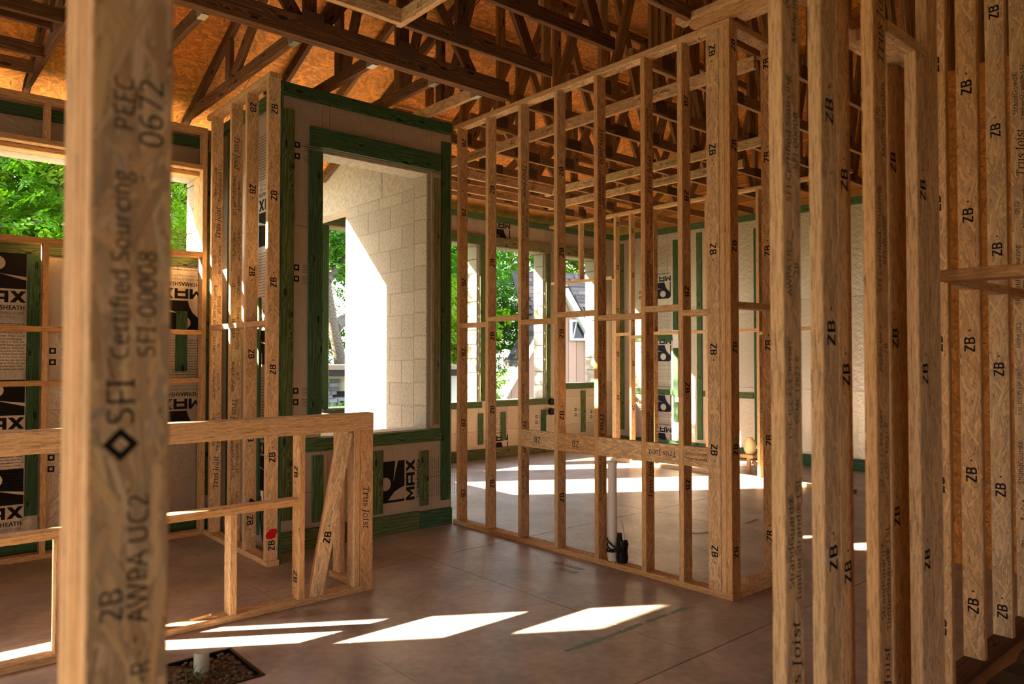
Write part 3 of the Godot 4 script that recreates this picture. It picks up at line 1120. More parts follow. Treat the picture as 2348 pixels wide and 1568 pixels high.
func build_pony_wall() -> void:
	var p := thing("pony_wall", "low stud half wall with a thick cap, sun lying on its rails", "half wall", Vector3(1.4, 0, -4.12))
	var z1 := -4.078
	var z0 := z1 - WIDE
	lum(p, "bottom_plate", Vector3(0.1, 0, z0), Vector3(2.335, STUD, z1))
	lum(p, "bottom_plate", Vector3(2.338, 0, z0 - 0.35), Vector3(2.42, STUD, z1))
	var cap := lum(p, "cap_beam", Vector3(0.1, 0.99, z0), Vector3(2.41, 1.098, z1))
	cap.set_surface_override_material(0, M["lsl"][2][1])
	cap.set_surface_override_material(1, M["lsl"][2][0])
	lum(p, "mid_rail", Vector3(0.1, 0.582, z0), Vector3(1.918, 0.622, z1))
	for x in [0.70, 1.12, 1.522]:
		lum(p, "cripple_stud", Vector3(x, STUD, z0), Vector3(x + STUD, 0.582, z1))
	var s := lum(p, "stud", Vector3(1.918, STUD, z0), Vector3(1.956, 0.99, z1))
	stamp(s, "zb", true)
	lum(p, "stud", Vector3(2.278, STUD, z0), Vector3(2.316, 0.99, z1))
	var e := lum(p, "end_board", Vector3(2.318, STUD, z1 - STUD), Vector3(2.407, 0.99, z1))
	stamp(e, "br", true)
	lum(p, "stud", Vector3(2.36, STUD, -4.51), Vector3(2.40, 0.985, -4.42))
	# slanted brace
	var b := stick(p, "diagonal_brace", Vector3(2.03, 0.03, z1 - 0.022), Vector3(2.225, 0.985, z1 - 0.022), Vector3(1, 0, 0), WIDE * 0.98, STUD, "lsl")
	stamp(b, "zb")
	# a sliver of wood lying on the plate
	var c := thing("wood_splinter", "pale wood splinter lying on the half wall's bottom plate", "splinter", Vector3(1.36, 0.038, -4.12))
	stick(c, "shard", Vector3(1.33, 0.042, -4.13), Vector3(1.43, 0.06, -4.10), Vector3(0, 1, 0), 0.012, 0.004, "lsl")
	stick(c, "shard", Vector3(1.36, 0.043, -4.125), Vector3(1.46, 0.046, -4.09), Vector3(0, 1, 0), 0.008, 0.004, "lsl")


# ============================================================ stud frames before the bay walls

func paint_blot(parent: Node3D, at: Vector3, facing: Basis, w: float, hgt: float, m: Material, sd: int) -> void:
	var r := RandomNumberGenerator.new()
	r.seed = sd
	var pts := PackedVector2Array()
	for k in 18:
		var t := TAU * k / 18
		var q := r.randf_range(0.82, 1.08)
		pts.append(Vector2(clampf(cos(t) * w * q, -w * 0.96, w * 0.96), sin(t) * hgt * q + cos(t) * hgt * 0.25))
	var st := new_st()
	poly(st, pts, 0)
	put(parent, "paint_mark", st.commit(), [m], Transform3D(facing, at - parent.position))


func build_left_frames() -> void:
	var p := thing("bay_stud_frame", "stud frame before the printed foam wall, with a rough opening onto trees", "stud wall", Vector3(1.2, 0, -6.3))
	var z0 := -6.34
	var z1 := -6.25
	lum(p, "bottom_plate", Vector3(0.22, 0, z0), Vector3(2.12, STUD, z1))
	lum(p, "top_plate", Vector3(0.22, 3.29, z0), Vector3(2.12, 3.335, z1))
	lum(p, "head", Vector3(0.22, 2.985, z0), Vector3(2.083, 3.025, z1))
	lum(p, "rough_sill", Vector3(0.22, 2.268, z0), Vector3(2.083, 2.308, z1))
	lum(p, "blocking", Vector3(0.22, 1.628, z0), Vector3(2.083, 1.668, z1))
	lum(p, "blocking", Vector3(0.22, 1.238, z0), Vector3(2.083, 1.276, z1))
	for y in [[STUD, 1.238], [1.276, 1.628], [1.668, 2.268], [3.025, 3.29]]:
		lum(p, "stud", Vector3(0.967, y[0], z0), Vector3(1.005, y[1], z1))
		lum(p, "stud", Vector3(0.40, y[0], z0), Vector3(0.438, y[1], z1))
	lum(p, "end_stud", Vector3(2.083, STUD, z0), Vector3(2.12, 3.29, z1))
	lum(p, "opening_trim", Vector3(0.35, 2.95, -6.48), Vector3(2.083, 2.985, -6.345), "lsl")
	lum(p, "opening_trim", Vector3(2.085, 2.31, -6.48), Vector3(2.10, 2.95, -6.345), "lsl")
	# the row of studs on the return
	p = thing("return_stud_wall", "row of close studs stamped with grade marks in the room corner, red paint at its foot", "stud wall", Vector3(2.15, 0, -5.6))
	var x0 := 2.11
	var x1 := 2.199
	lum(p, "bottom_plate", Vector3(x0, 0, -6.245), Vector3(x1, STUD, -4.985))
	lum(p, "top_plate", Vector3(x0, 3.40, -6.245), Vector3(x1, 3.44, -4.985))
	var zs := [-6.15, -5.735, -5.43, -5.045]
	var marks := ["br", "br", "zb", "zb"]
	for i in 4:
		var s := lum(p, "stud", Vector3(x0, STUD, zs[i]), Vector3(x1, 3.40, zs[i] + STUD))
		stamp(s, marks[i], i != 0 and i != 3)
		if i == 3:
			paint_blot(p, Vector3(x0 + 0.0445, 0.22, zs[i] + STUD + 0.0008), Basis.IDENTITY, 0.044, 0.035, M["red"], 4)
		if i == 1:
			paint_blot(p, Vector3(x0 - 0.0008, 0.24, zs[i] + 0.02), Basis(Vector3.UP, -PI / 2), 0.018, 0.03, M["red"], 6)
	for i in 3:
		lum(p, "blocking", Vector3(x0, 1.664, zs[i] + STUD), Vector3(x1, 1.704, zs[i + 1]))
	lum(p, "edge_strip", Vector3(2.2, 0.0, -5.10), Vector3(2.222, 3.38, -5.01), "pt")


# ============================================================ partition inside the far room

func build_inner_wall() -> void:
	var p := thing("far_partition", "distant stud partition with a cripple stud over its door header", "stud wall", Vector3(7.99, 0, -6.2))
	var x0 := 7.95
	var x1 := 8.039
	lum(p, "top_plate", Vector3(x0, 3.44, -8.24), Vector3(x1, 3.48, -3.6))
	lum(p, "bottom_plate", Vector3(x0, 0, -7.0), Vector3(x1, STUD, -3.6))
	lum(p, "cripple_stud", Vector3(x0, 2.60, -7.625), Vector3(x1, 3.44, -7.587))
	lum(p, "door_header", Vector3(x0, 2.562, -8.2), Vector3(x1, 2.60, -6.97))
	var zs := [-6.97, -6.935, -6.66, -6.27, -5.43, -5.30, -4.72, -4.3, -3.9]
	for i in zs.size():
		var s := lum(p, "stud", Vector3(x0, STUD, zs[i]), Vector3(x1, 2.562 if i == 0 else 3.44, zs[i] + (0.034 if i == 0 else STUD)))
		if i > 0:
			stamp(s, "zb" if i % 3 != 0 else "br", i % 2 == 0)
	for i in range(1, zs.size() - 1):
		if zs[i + 1] - zs[i] > 0.2:
			lum(p, "blocking", Vector3(x0, 1.715 + 0.04 * (i % 2), zs[i] + STUD), Vector3(x1, 1.753 + 0.04 * (i % 2), zs[i + 1]))


# ============================================================ close framing at both sides of the picture

func build_near_frames() -> void:
	var p := thing("foreground_post", "blurred built-up post of stamped plies close to the viewer", "post", Vector3(0.24, 0, -1.03))
	for k in 4:
		var zf := -0.955 - k * 0.0375
		var s := lum(p, "ply", Vector3(0.193, 0, zf - 0.0368), Vector3(0.282, 3.48, zf))
		if k == 0:
			s.set_surface_override_material(0, M["lsl"][0][0])
			var st := new_st()
			var turn := Basis(Vector3(0, 0, 1), PI / 2)
			for q in [["Made in Canada", -0.012, 2.12, 0.026], ["02 17:35", 0.020, 2.14, 0.036], ["PEFC", -0.010, 1.735, 0.030], ["0672", 0.020, 1.73, 0.038], ["Certified Sourcing", -0.012, 1.545, 0.028], ["SFI-00008", 0.017, 1.50, 0.029], ["SFI", -0.010, 1.385, 0.042], ["2B", -0.018, 1.15, 0.034], ["AWPA UC2", 0.010, 1.20, 0.032], ["ESR-1387", -0.016, 0.97, 0.034], ["CCMC 12627-R", 0.014, 0.98, 0.030]]:
				text_into(st, q[0], sans, q[3], Transform3D(turn, Vector3(q[1], q[2] - 1.74, 0)), 3.0)
			var em := new_st()
			for d in 4:
				var a := TAU * d / 4
				var b := TAU * (d + 1) / 4
				var c := Vector2(-0.010, 1.335 - 1.74)
				poly(em, PackedVector2Array([c + Vector2(cos(a), sin(a)) * 0.020, c + Vector2(cos(b), sin(b)) * 0.020, c + Vector2(cos(b), sin(b)) * 0.009, c + Vector2(cos(a), sin(a)) * 0.009]), 0.0)
			put(s, "print", merge(st, em), [M["ink"]], Transform3D(Basis.IDENTITY, Vector3(0, 0, 0.0184 + 0.0006)))
		if k == 1:
			s.set_surface_override_material(1, M["lsl"][6][1])
	# thin wall of studs set flat, on the right
	p = thing("flat_stud_wall", "blurred row of studs set flatwise at the right of the room", "stud wall", Vector3(2.2, 0, -1.0))
	var zf := -0.955
	for e in [[1.738, 0.0, 3.45, "br"], [1.945, 0.0, 3.45, "zb"], [2.275, 0.0, 3.45, "br"], [2.60, 0.0, 2.45, "zb"], [2.70, 0.0, 3.45, ""]]:
		var s := lum(p, "stud", Vector3(e[0], e[1] + 0.04, zf - STUD), Vector3(e[0] + WIDE, e[2], zf))
		if e[3] != "":
			stamp(s, e[3])
	lum(p, "bottom_plate", Vector3(1.70, 0, -1.13), Vector3(2.82, STUD, -0.955))
	lum(p, "top_plate", Vector3(1.70, 3.452, -1.13), Vector3(2.82, 3.49, -0.955))
	for e in [[2.263, 3.45, "zb"], [2.634, 2.45, "zb"], [2.724, 2.45, ""]] :
		var s := lum(p, "back_stud", Vector3(e[0], 0.04, -1.10), Vector3(e[0] + WIDE, e[1], -1.062))
		if e[2] != "":
			stamp(s, e[2])
	var hd := lum(p, "door_header", Vector3(2.383, 2.452, -1.10), Vector3(2.699, 2.49, -0.957))
	stamp(hd, "zb")
	lum(p, "rail", Vector3(2.79, 1.70, -0.957), Vector3(2.88, 1.74, -0.1))
	# farther wall of studs standing edge on
	p = thing("side_stud_wall", "stud wall in shade with pale wide faces and a row of blocks at head height", "stud wall", Vector3(4.3, 0, -1.22))
	lum(p, "bottom_plate", Vector3(3.4, 0, -1.265), Vector3(5.7, STUD, -1.175), "pine")
	lum(p, "top_plate", Vector3(3.4, 3.445, -1.265), Vector3(5.7, 3.485, -1.175))
	var xs := [3.52, 3.925, 4.345, 4.75, 5.16, 5.56]
	for i in xs.size():
		var s := lum(p, "stud", Vector3(xs[i], STUD, -1.265), Vector3(xs[i] + STUD, 3.445, -1.176))
		stamp(s, "zb" if i < 3 else "br")
		if i > 0:
			lum(p, "blocking", Vector3(xs[i - 1] + STUD, 1.76, -1.265), Vector3(xs[i], 1.80, -1.176))


# ============================================================ trusses

func plate(parent: Node3D, at: Vector3, s: Vector3) -> void:
	# toothed steel connector
	put(parent, "connector_plate", cbox_mesh(s, 0.0005), [M["tooth"]], Transform3D(Basis.IDENTITY, at - parent.position))


func truss(x0: float, x1: float, z: float, yt: float, double: bool, sd: int, grp: String, label: String, wood := "pine") -> void:
	var r := RandomNumberGenerator.new()
	r.seed = sd
	var p := thing("roof_truss", label, "truss", Vector3((x0 + x1) / 2, 3.5, z), grp)
	var yb := 3.505
	var n := 2 if double else 1
	for k in n:
		var zz := z + k * 0.039
		lum(p, "bottom_chord", Vector3(x0, yb, zz - STUD), Vector3(x1, yb + (0.14 if double else WIDE), zz), wood)
		lum(p, "top_chord", Vector3(x0, yt - WIDE, zz - STUD), Vector3(x1, yt, zz), wood)
	var low := yb + (0.14 if double else WIDE)
	var high := yt - WIDE
	var x := x0 + 0.25 + 0.2 * r.randf()
	var up := true
	var step := 0.72
	var zc := z - STUD / 2
	while x < x1 - step:
		# upright and slanted webs in turn
		stick(p, "web", Vector3(x, low, zc), Vector3(x, high, zc), Vector3(1, 0, 0), WIDE, STUD, wood)
		var a := Vector3(x + 0.09, low, zc) if up else Vector3(x + 0.09, high, zc)
		var b := Vector3(x + step - 0.09, high, zc) if up else Vector3(x + step - 0.09, low, zc)
		if high - low > 0.25:
			stick(p, "web", a, b, Vector3(1, 0, 0), WIDE, STUD, wood)
		plate(p, Vector3(x, low - 0.01, z + 0.002 + (0.039 if double else 0.0)), Vector3(0.15, 0.11, 0.002))
		up = not up
		x += step
	for k in 2:
		plate(p, Vector3(x0 + 1.3 + k * 2.4, yb + 0.05, z + 0.002 + (0.039 if double else 0.0)), Vector3(0.2, 0.1, 0.002))


func build_trusses() -> void:
	# the hip girder with the jacks that hang on it
	truss(-3.9, 3.86, -4.50, deck_y(-4.55, false) - 0.03, true, 1, "", "double hip girder truss carrying the jack trusses over the half wall")
	var z := -3.885
	var k := 0
	while z > -10 and k < 5:
		truss(-3.9, 3.78, z, deck_y(z - 0.04, false) - 0.03, false, 10 + k, "hip roof trusses over the near room", "brown hip truss over the near room, %s from the hip girder" % ["first", "second", "third", "fourth", "fifth"][k])
		z += 0.607
		k += 1
	z = -7.55
	k = 0
	while z < -1.5:
		truss(3.99, 9.6, z, deck_y(z - 0.04, true) - 0.03, false, 30 + k, "roof trusses over the far room", "brown roof truss over the far room, %s from its window wall" % ["first", "second", "third", "fourth", "fifth", "sixth", "seventh", "eighth", "ninth", "tenth"][k], "lit_pine")
		z += 0.607
		k += 1
	# jack trusses from the eave to the girder
	var i := 0
	for x in [0.32, 0.92, 1.52, 2.105, 2.69, 3.22, 3.63]:
		var zw := -6.71 if x < 2.3 else -5.51
		var j := thing("jack_truss", "jack truss hung from the hip girder, %s from the partition" % ["seventh", "sixth", "fifth", "fourth", "third", "second", "nearest"][i], "truss", Vector3(x, 3.5, -5.4), "jack trusses")
		var y0 := 3.505
		var ze := -7.2
		stick(j, "bottom_chord", Vector3(x, y0 + WIDE / 2, zw - 0.1), Vector3(x, y0 + WIDE / 2, -4.545), Vector3(0, 1, 0), WIDE, STUD, "lsl" if x > 3.5 else "pine")
		stick(j, "top_chord", Vector3(x, deck_y(ze, false) - 0.06, ze), Vector3(x, deck_y(-4.56, false) - 0.06, -4.56), Vector3(0, 1, 0), WIDE, STUD, "pine")
		var zm := lerpf(zw, -4.55, 0.45)
		stick(j, "web", Vector3(x, y0 + WIDE, zm), Vector3(x, deck_y(zm, false) - 0.11, zm), Vector3(0, 0, 1), WIDE, STUD, "pine")
		stick(j, "web", Vector3(x, y0 + WIDE, zm + 0.1), Vector3(x, deck_y(-4.62, false) - 0.14, -4.65), Vector3(0, 0, 1), WIDE, STUD, "pine")
		# galvanised hanger at the girder
		var st := new_st()
		cbox(st, Vector3(x, y0 - 0.002, -4.59), Vector3(0.046, 0.003, 0.09), 0.0)
		for s in [-1, 1]:
			cbox(st, Vector3(x + s * 0.0215, y0 + 0.045, -4.59), Vector3(0.003, 0.09, 0.09), 0.0)
		put(j, "joist_hanger", st.commit(), [M["steel"]], Transform3D(Basis.IDENTITY, -j.position))
		i += 1


func build_ceiling_boards() -> void:
	var lb := thing("lateral_brace", "dark blocking boards between the jack trusses over the bay", "blocking", Vector3(0.6, 3.5, -5.8))
	for z in [-5.28, -5.98, -6.35]:
		lum(lb, "board", Vector3(0.341, 3.508, z), Vector3(0.899, 3.594, z + STUD), "pine")
	lum(lb, "board", Vector3(0.341, 3.60, -5.66), Vector3(0.899, 3.686, -5.622), "pine")
	# strand-lumber boards hung under the chords to frame the ceiling drops
	var g := "ceiling drop boards under the trusses"
	var y0 := 3.412
	var y1 := 3.50
	for e in [
		[Vector3(4.54, y0, -6.55), Vector3(4.578, y1, -2.7), "long strand-lumber board under the far trusses, nearest the partition"],
		[Vector3(4.58, y0, -6.46), Vector3(6.24, y1, -6.42), "cross board under the far trusses running into the second long board"],
		[Vector3(6.242, y0, -6.55), Vector3(6.28, y1, -3.6), "second long board under the far trusses"],
		[Vector3(5.0, y0, -7.02), Vector3(6.83, y1, -6.98), "cross board under the far trusses closest to the far windows"],
		[Vector3(6.832, y0, -7.1), Vector3(6.87, y1, -4.2), "third long board under the far trusses, beside the distant partition"],
		[Vector3(1.0, y0, -3.74), Vector3(2.36, y1, -3.70), "pale board of the box frame under the near trusses, along the girder"],
		[Vector3(2.362, y0, -3.76), Vector3(2.40, y1, -2.6), "pale board of the box frame under the near trusses, square to the girder"],
	]:
		var lo: Vector3 = e[0]
		var hi: Vector3 = e[1]
		var b := lum(self, "ceiling_board", lo, hi)
		b.name = numbered("ceiling_board")
		b.set_meta("label", e[2])
		b.set_meta("category", "board")
		b.set_meta("group", g)
		var along_z: bool = hi.z - lo.z > hi.x - lo.x
		var st := new_st()
		var L := maxf(hi.z - lo.z, hi.x - lo.x)
		var q := -L / 2 + 0.25
		var n := 0
		while q < L / 2 - 0.2:
			if n % 2 == 0:
				text_into(st, "ZB", sans, 0.05, Transform3D(Basis(Vector3(0, 0, 1), PI), Vector3(q, 0, 0)), 3.0)
			else:
				text_into(st, "TimberStrand® LSL", sans, 0.036, Transform3D(Basis(Vector3(0, 0, 1), PI), Vector3(q, 0, 0)), 3.0)
			q += 0.55
			n += 1
		var o := put(b, "print", st.commit(), [M["ink"]])
		var face := Basis(Vector3.UP, -PI / 2) if along_z else Basis.IDENTITY
		var shift := Vector3(-0.0197, 0, 0) if along_z else Vector3(0, 0, 0.0207)
		o.transform = b.transform.affine_inverse() * Transform3D(face, b.transform.origin + shift)


# ============================================================ small things on the floor and walls

func build_small_things() -> void:
	# drain pipe stub with its black wrapped bundle
	var p := thing("drain_pipe", "white plastic drain pipe in the partition plate with black wrapped stubs tied to it", "pipe", Vector3(3.935, 0.038, -3.45))
	var st := new_st()
	tube(st, [Vector3(0, 0, 0), Vector3(0, 0.68, 0)], [0.0305, 0.0305], 24)
	put(p, "pipe", st.commit(), [M["pvc"]])
	put(p, "rim", tube_mesh([Vector3(0, 0.66, 0), Vector3(0, 0.685, 0)], [0.0335, 0.0335], 24), [M["pvc"]])
	var off := Transform3D(Basis.IDENTITY, Vector3(0.01, 0, 0.08))
	st = new_st()
	var r := RandomNumberGenerator.new()
	r.seed = 12
	tube(st, [Vector3(0, 0, 0), Vector3(0.0, 0.03, 0), Vector3(0, 0.08, 0.0), Vector3(0, 0.13, 0.005), Vector3(0, 0.15, 0.0)], [0.036, 0.043, 0.036, 0.041, 0.034], 9)
	tube(st, [Vector3(0.0, 0.12, -0.02), Vector3(0, 0.20, -0.02)], [0.022, 0.02], 8)
	put(p, "wrap", st.commit(), [M["black"]], off)
	st = new_st()
	for k in 4:
		var ring := []
		var rads := []
		for q in 15:
			var t := TAU * q / 14.0
			ring.append(Vector3(cos(t) * 0.05 - 0.005, 0.085 + 0.03 * sin(t + k) + k * 0.012, sin(t) * 0.075 - 0.045))
			rads.append(0.006)
		tube(st, ring, rads, 6)
	put(p, "tie", st.commit(), [M["black"]], off)
	put(p, "conduit_stub", tube_mesh([Vector3(0.005, 0.13, 0.012), Vector3(0.005, 0.24, -0.004), Vector3(0.005, 0.28, -0.02)], [0.009, 0.009, 0.008], 10), [M["pvc"]], off)
	# drain box-out in the slab
	p = thing("slab_box_out", "gravel-filled opening in the slab with a dark plastic rim", "floor opening", Vector3(1.18, -0.1, -3.51))
	st = new_st()
	for q in [[0.97, -3.72, 1.395, -3.705], [0.97, -3.315, 1.395, -3.30], [0.97, -3.705, 0.985, -3.315], [1.38, -3.705, 1.395, -3.315]]:
		cbox(st, Vector3((q[0] + q[2]) / 2, -0.044, (q[1] + q[3]) / 2), Vector3(q[2] - q[0], 0.096, q[3] - q[1]), 0.001)
	put(p, "rim", st.commit(), [M["black"]], Transform3D(Basis.IDENTITY, -p.position))
	st = new_st()
	r.seed = 3
	var grid := []
	for i in 15:
		var rowp := []
		for j in 15:
			rowp.append(Vector3(0.985 + 0.395 * i / 14.0, -0.022 + r.randf_range(-0.008, 0.010) + 0.008 * sin(i * 0.5), -3.705 + 0.39 * j / 14.0))
		grid.append(rowp)
	for i in 14:
		for j in 14:
			quad(st, grid[i][j], grid[i][j + 1], grid[i + 1][j + 1], grid[i + 1][j], Vector2.ZERO, Vector2.ZERO, Vector2.ZERO, Vector2.ZERO)
	var soil := put(p, "soil", st.commit(), [M["dirt"]], Transform3D(Basis.IDENTITY, -p.position))
	st = new_st()
	for k in 260:
		var s := r.randf_range(0.008, 0.02)
		cbox(st, Vector3(r.randf_range(0.995, 1.37), -0.014 + r.randf_range(0, 0.012), r.randf_range(-3.695, -3.325)), Vector3(s, s * 0.6, s * r.randf_range(0.7, 1.2)), s * 0.2)
	var gv := put(p, "gravel", st.commit(), [M["dirt"]], Transform3D(Basis.IDENTITY, -p.position))
	gv.set_meta("kind", "stuff")
	p = thing("pipe_stub", "short translucent plastic pipe stub standing in the slab opening", "pipe", Vector3(1.20, -0.05, -3.56))
	var clear := mat(Color(0.72, 0.72, 0.64, 1.0), 0.3)
	put(p, "pipe", tube_mesh([Vector3(0, 0, 0), Vector3(0, 0.13, 0)], [0.034, 0.034], 20), [clear])
	p = thing("grass_tuft", "a few grass blades growing beside the pipe stub", "grass", Vector3(1.13, -0.05, -3.47))
	for k in 9:
		var a := r.randf() * TAU
		var tip := Vector3(cos(a) * 0.05, r.randf_range(0.06, 0.15), sin(a) * 0.05)
		stt_blade(p, Vector3(r.randf_range(-0.02, 0.02), 0, r.randf_range(-0.02, 0.02)), tip)
	# black cable with a fitting leaning in the corner studs
	p = thing("cable_bundle", "black cable bundle hanging beside the red-marked stud", "cable", Vector3(2.15, 0.04, -5.16))
	st = new_st()
	tube(st, [Vector3(0.03, 0.0, 0.04), Vector3(0.01, 0.12, 0.02), Vector3(0.0, 0.30, 0.0), Vector3(-0.01, 0.42, -0.01)], [0.012, 0.02, 0.022, 0.012], 8)
	tube(st, [Vector3(-0.01, 0.36, 0), Vector3(-0.05, 0.38, -0.01), Vector3(-0.085, 0.395, -0.02)], [0.012, 0.011, 0.018], 8)
	put(p, "cable", st.commit(), [M["black"]])
	put(p, "cable_end", tube_mesh([Vector3(0.0, 0.33, 0.02), Vector3(-0.012, 0.46, 0.02)], [0.008, 0.007], 8), [M["pvc"]])
	# collars on the far pier
	for k in 2:
		p = thing("pipe_collar", "small black pipe collar on the foam pier between the far windows", "collar", Vector3(8.0, 0.62 + 0.15 * k, -8.262), "black collars on the far pier")
		put(p, "ring", tube_mesh([Vector3(0, 0, 0), Vector3(0, 0, 0.05)], [0.055, 0.05], 16), [M["black"]])
	# scrap stand on the far floor
	p = thing("scrap_stand", "small stand of wood scraps with a yellow pad on the far floor", "stand", Vector3(8.40, 0, -5.03))
	lum(p, "leg", Vector3(8.34, 0, -5.10), Vector3(8.38, 0.20, -5.06))
	stick(p, "leg", Vector3(8.52, 0.02, -4.98), Vector3(8.40, 0.15, -5.04), Vector3(0, 0, 1), 0.05, 0.03, "lsl")
	lum(p, "board", Vector3(8.28, 0.20, -5.16), Vector3(8.46, 0.24, -4.98))
	put(p, "pad", tube_mesh([Vector3(-0.03, 0.24, -0.04), Vector3(-0.03, 0.30, -0.04), Vector3(-0.03, 0.40, -0.04), Vector3(-0.03, 0.45, -0.04)], [0.05, 0.075, 0.07, 0.03], 12), [mat(Color(0.90, 0.85, 0.66), 0.8)])
	# white electrical boxes on the far furring
	for e in [[Vector3(9.585, 0.78, -7.62), Vector3(9.60, 0.84, -7.50)], [Vector3(9.57, 0.76, -7.1), Vector3(9.586, 0.83, -6.98)]]:
		p = thing("wall_bracket", "small white plastic bracket on the green furring of the far wall", "bracket", e[0], "white brackets on the far wall")
		block(p, "bracket", e[0], e[1], M["pvc"], 0.003)
	# paper notice on the far partition
	p = thing("paper_sheet", "white sheet of paper hanging on the far green furring", "paper", Vector3(9.56, 1.6, -7.13))
	st = new_st()
	for k in 4:
		var y0 := k * 0.07
		var b0 := 0.012 * sin(k * 1.2)
		var b1 := 0.012 * sin((k + 1) * 1.2)
		quad(st, Vector3(b0, y0, 0), Vector3(b0, y0, 0.2), Vector3(b1, y0 + 0.07, 0.2), Vector3(b1, y0 + 0.07, 0), Vector2.ZERO, Vector2.ZERO, Vector2.ZERO, Vector2.ZERO)
		quad(st, Vector3(b0 + 0.001, y0, 0), Vector3(b1 + 0.001, y0 + 0.07, 0), Vector3(b1 + 0.001, y0 + 0.07, 0.2), Vector3(b0 + 0.001, y0, 0.2), Vector2.ZERO, Vector2.ZERO, Vector2.ZERO, Vector2.ZERO)
	put(p, "sheet", st.commit(), [M["white"]])
	# marks on the slab
	p = thing("paint_stripe", "faded teal paint stripe on the slab beside the sunlit patch", "paint mark", Vector3(3.1, 0.001, -2.6))
	st = new_st()
	r.seed = 8
	var x := 2.62
	while x < 3.66:
		var w := r.randf_range(0.03, 0.09)
		var zc := -2.595 + 0.004 * sin(x * 9.0)
		if r.randf() < 0.93:
			var hw := 0.016 + r.randf_range(-0.006, 0.006)
			quad(st, Vector3(x, 0.0008, zc + hw), Vector3(x + w, 0.0008, zc + hw * r.randf_range(0.7, 1.1)), Vector3(x + w, 0.0008, zc - hw * r.randf_range(0.7, 1.1)), Vector3(x, 0.0008, zc - hw), Vector2.ZERO, Vector2.ZERO, Vector2.ZERO, Vector2.ZERO)
		x += w
	put(p, "stripe", st.commit(), [M["teal"]], Transform3D(Basis.IDENTITY, -p.position))
	p = thing("pencil_note", "scrawled pencil note on the slab by the partition plate", "note", Vector3(3.70, 0.001, -3.65))
	st = new_st()
	var nt := Transform3D(Basis(Vector3(0.1, 0, 1).normalized(), Vector3(1, 0, -0.1).normalized(), Vector3.UP), Vector3.ZERO)
	var lean := Transform3D(Basis(Vector3(1, 0, 0), Vector3(0.3, 1, 0), Vector3(0, 0, 1)), Vector3.ZERO)
	text_into(st, "Shower", serif, 0.075, nt * lean, 3.0)
	text_into(st, "35-D", serif, 0.075, Transform3D(nt.basis, Vector3(-0.09, 0, 0.08)) * lean, 3.0)
	put(p, "writing", st.commit(), [M["faint"]])
	for e in [[Vector3(5.21, 0, -3.60), Vector3(5.75, 0, -3.58), 0.014], [Vector3(5.80, 0, -3.56), Vector3(6.05, 0, -3.59), 0.014], [Vector3(6.30, 0, -3.86), Vector3(6.31, 0, -3.74), 0.012], [Vector3(5.2, 0, -3.85), Vector3(5.35, 0, -3.84), 0.01], [Vector3(5.18, 0, -3.60), Vector3(5.16, 0, -3.72), 0.012]]:
		p = thing("chalk_line", "white chalk line on the far floor behind the partition corner", "chalk mark", e[0], "chalk layout lines on the far floor")
		var d: Vector3 = e[1] - e[0]
		var s: Vector3 = d.cross(Vector3.UP).normalized() * e[2]
		st = new_st()
		var u := Vector3(0, 0.0008, 0)
		quad(st, u - s, u + s, u + d + s, u + d - s, Vector2.ZERO, Vector2.ZERO, Vector2.ZERO, Vector2.ZERO)
		quad(st, u - s, u + d - s, u + d + s, u + s, Vector2.ZERO, Vector2.ZERO, Vector2.ZERO, Vector2.ZERO)
		put(p, "line", st.commit(), [M["chalk"]])
	# dark sheet at the lower right
	p = thing("dark_floor_sheet", "thin dark rippled sheet on the floor before the shaded stud wall", "sheeting", Vector3(4.4, 0, -0.7))
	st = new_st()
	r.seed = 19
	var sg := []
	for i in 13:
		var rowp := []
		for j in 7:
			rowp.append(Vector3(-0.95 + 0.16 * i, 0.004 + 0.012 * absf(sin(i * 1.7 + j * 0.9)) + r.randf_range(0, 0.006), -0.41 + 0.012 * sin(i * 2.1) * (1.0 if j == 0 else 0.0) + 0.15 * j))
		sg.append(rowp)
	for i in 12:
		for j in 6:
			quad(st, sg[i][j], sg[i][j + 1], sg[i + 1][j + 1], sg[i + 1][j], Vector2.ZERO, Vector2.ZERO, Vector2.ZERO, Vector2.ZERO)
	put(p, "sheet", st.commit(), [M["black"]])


func stt_blade(p: Node3D, a: Vector3, b: Vector3) -> void:
	var st := new_st()
	var m := (a + b) / 2 + Vector3(0, 0.02, 0)
	var s := (b - a).cross(Vector3(0.3, 1, 0.2)).normalized() * 0.003
	quad(st, a - s, a + s, m + s, m - s, Vector2.ZERO, Vector2.ZERO, Vector2.ZERO, Vector2.ZERO)
	tri(st, m - s, m + s, b)
	put(p, "blade", st.commit(), [mat(Color(0.25, 0.36, 0.10), 0.7)])


# ============================================================ outdoors

func leaf_cluster() -> ArrayMesh:
	if cache.has("leaf"):
		return cache["leaf"]
	var r := RandomNumberGenerator.new()
	r.seed = 2
	var st := new_st()
	for k in 9:
		var base := Vector3(0, 0, 0.03 * k - 0.12)
		var side := -1.0 if k % 2 == 0 else 1.0
		var d := Vector3(side, r.randf_range(-0.5, 0.3), r.randf_range(0.2, 0.9)).normalized()
		var l := r.randf_range(0.08, 0.13)
		var w := d.cross(Vector3(0.1, 1, 0.2)).normalized() * l * 0.27
		var fold := Vector3(0, 0.012, 0)
		var a := base
		var c := base + d * l
		var m := base + d * l * 0.45
		tri(st, a, m + w + fold, c)
		tri(st, a, c, m - w + fold)
	cache["leaf"] = st.commit()
	return cache["leaf"]


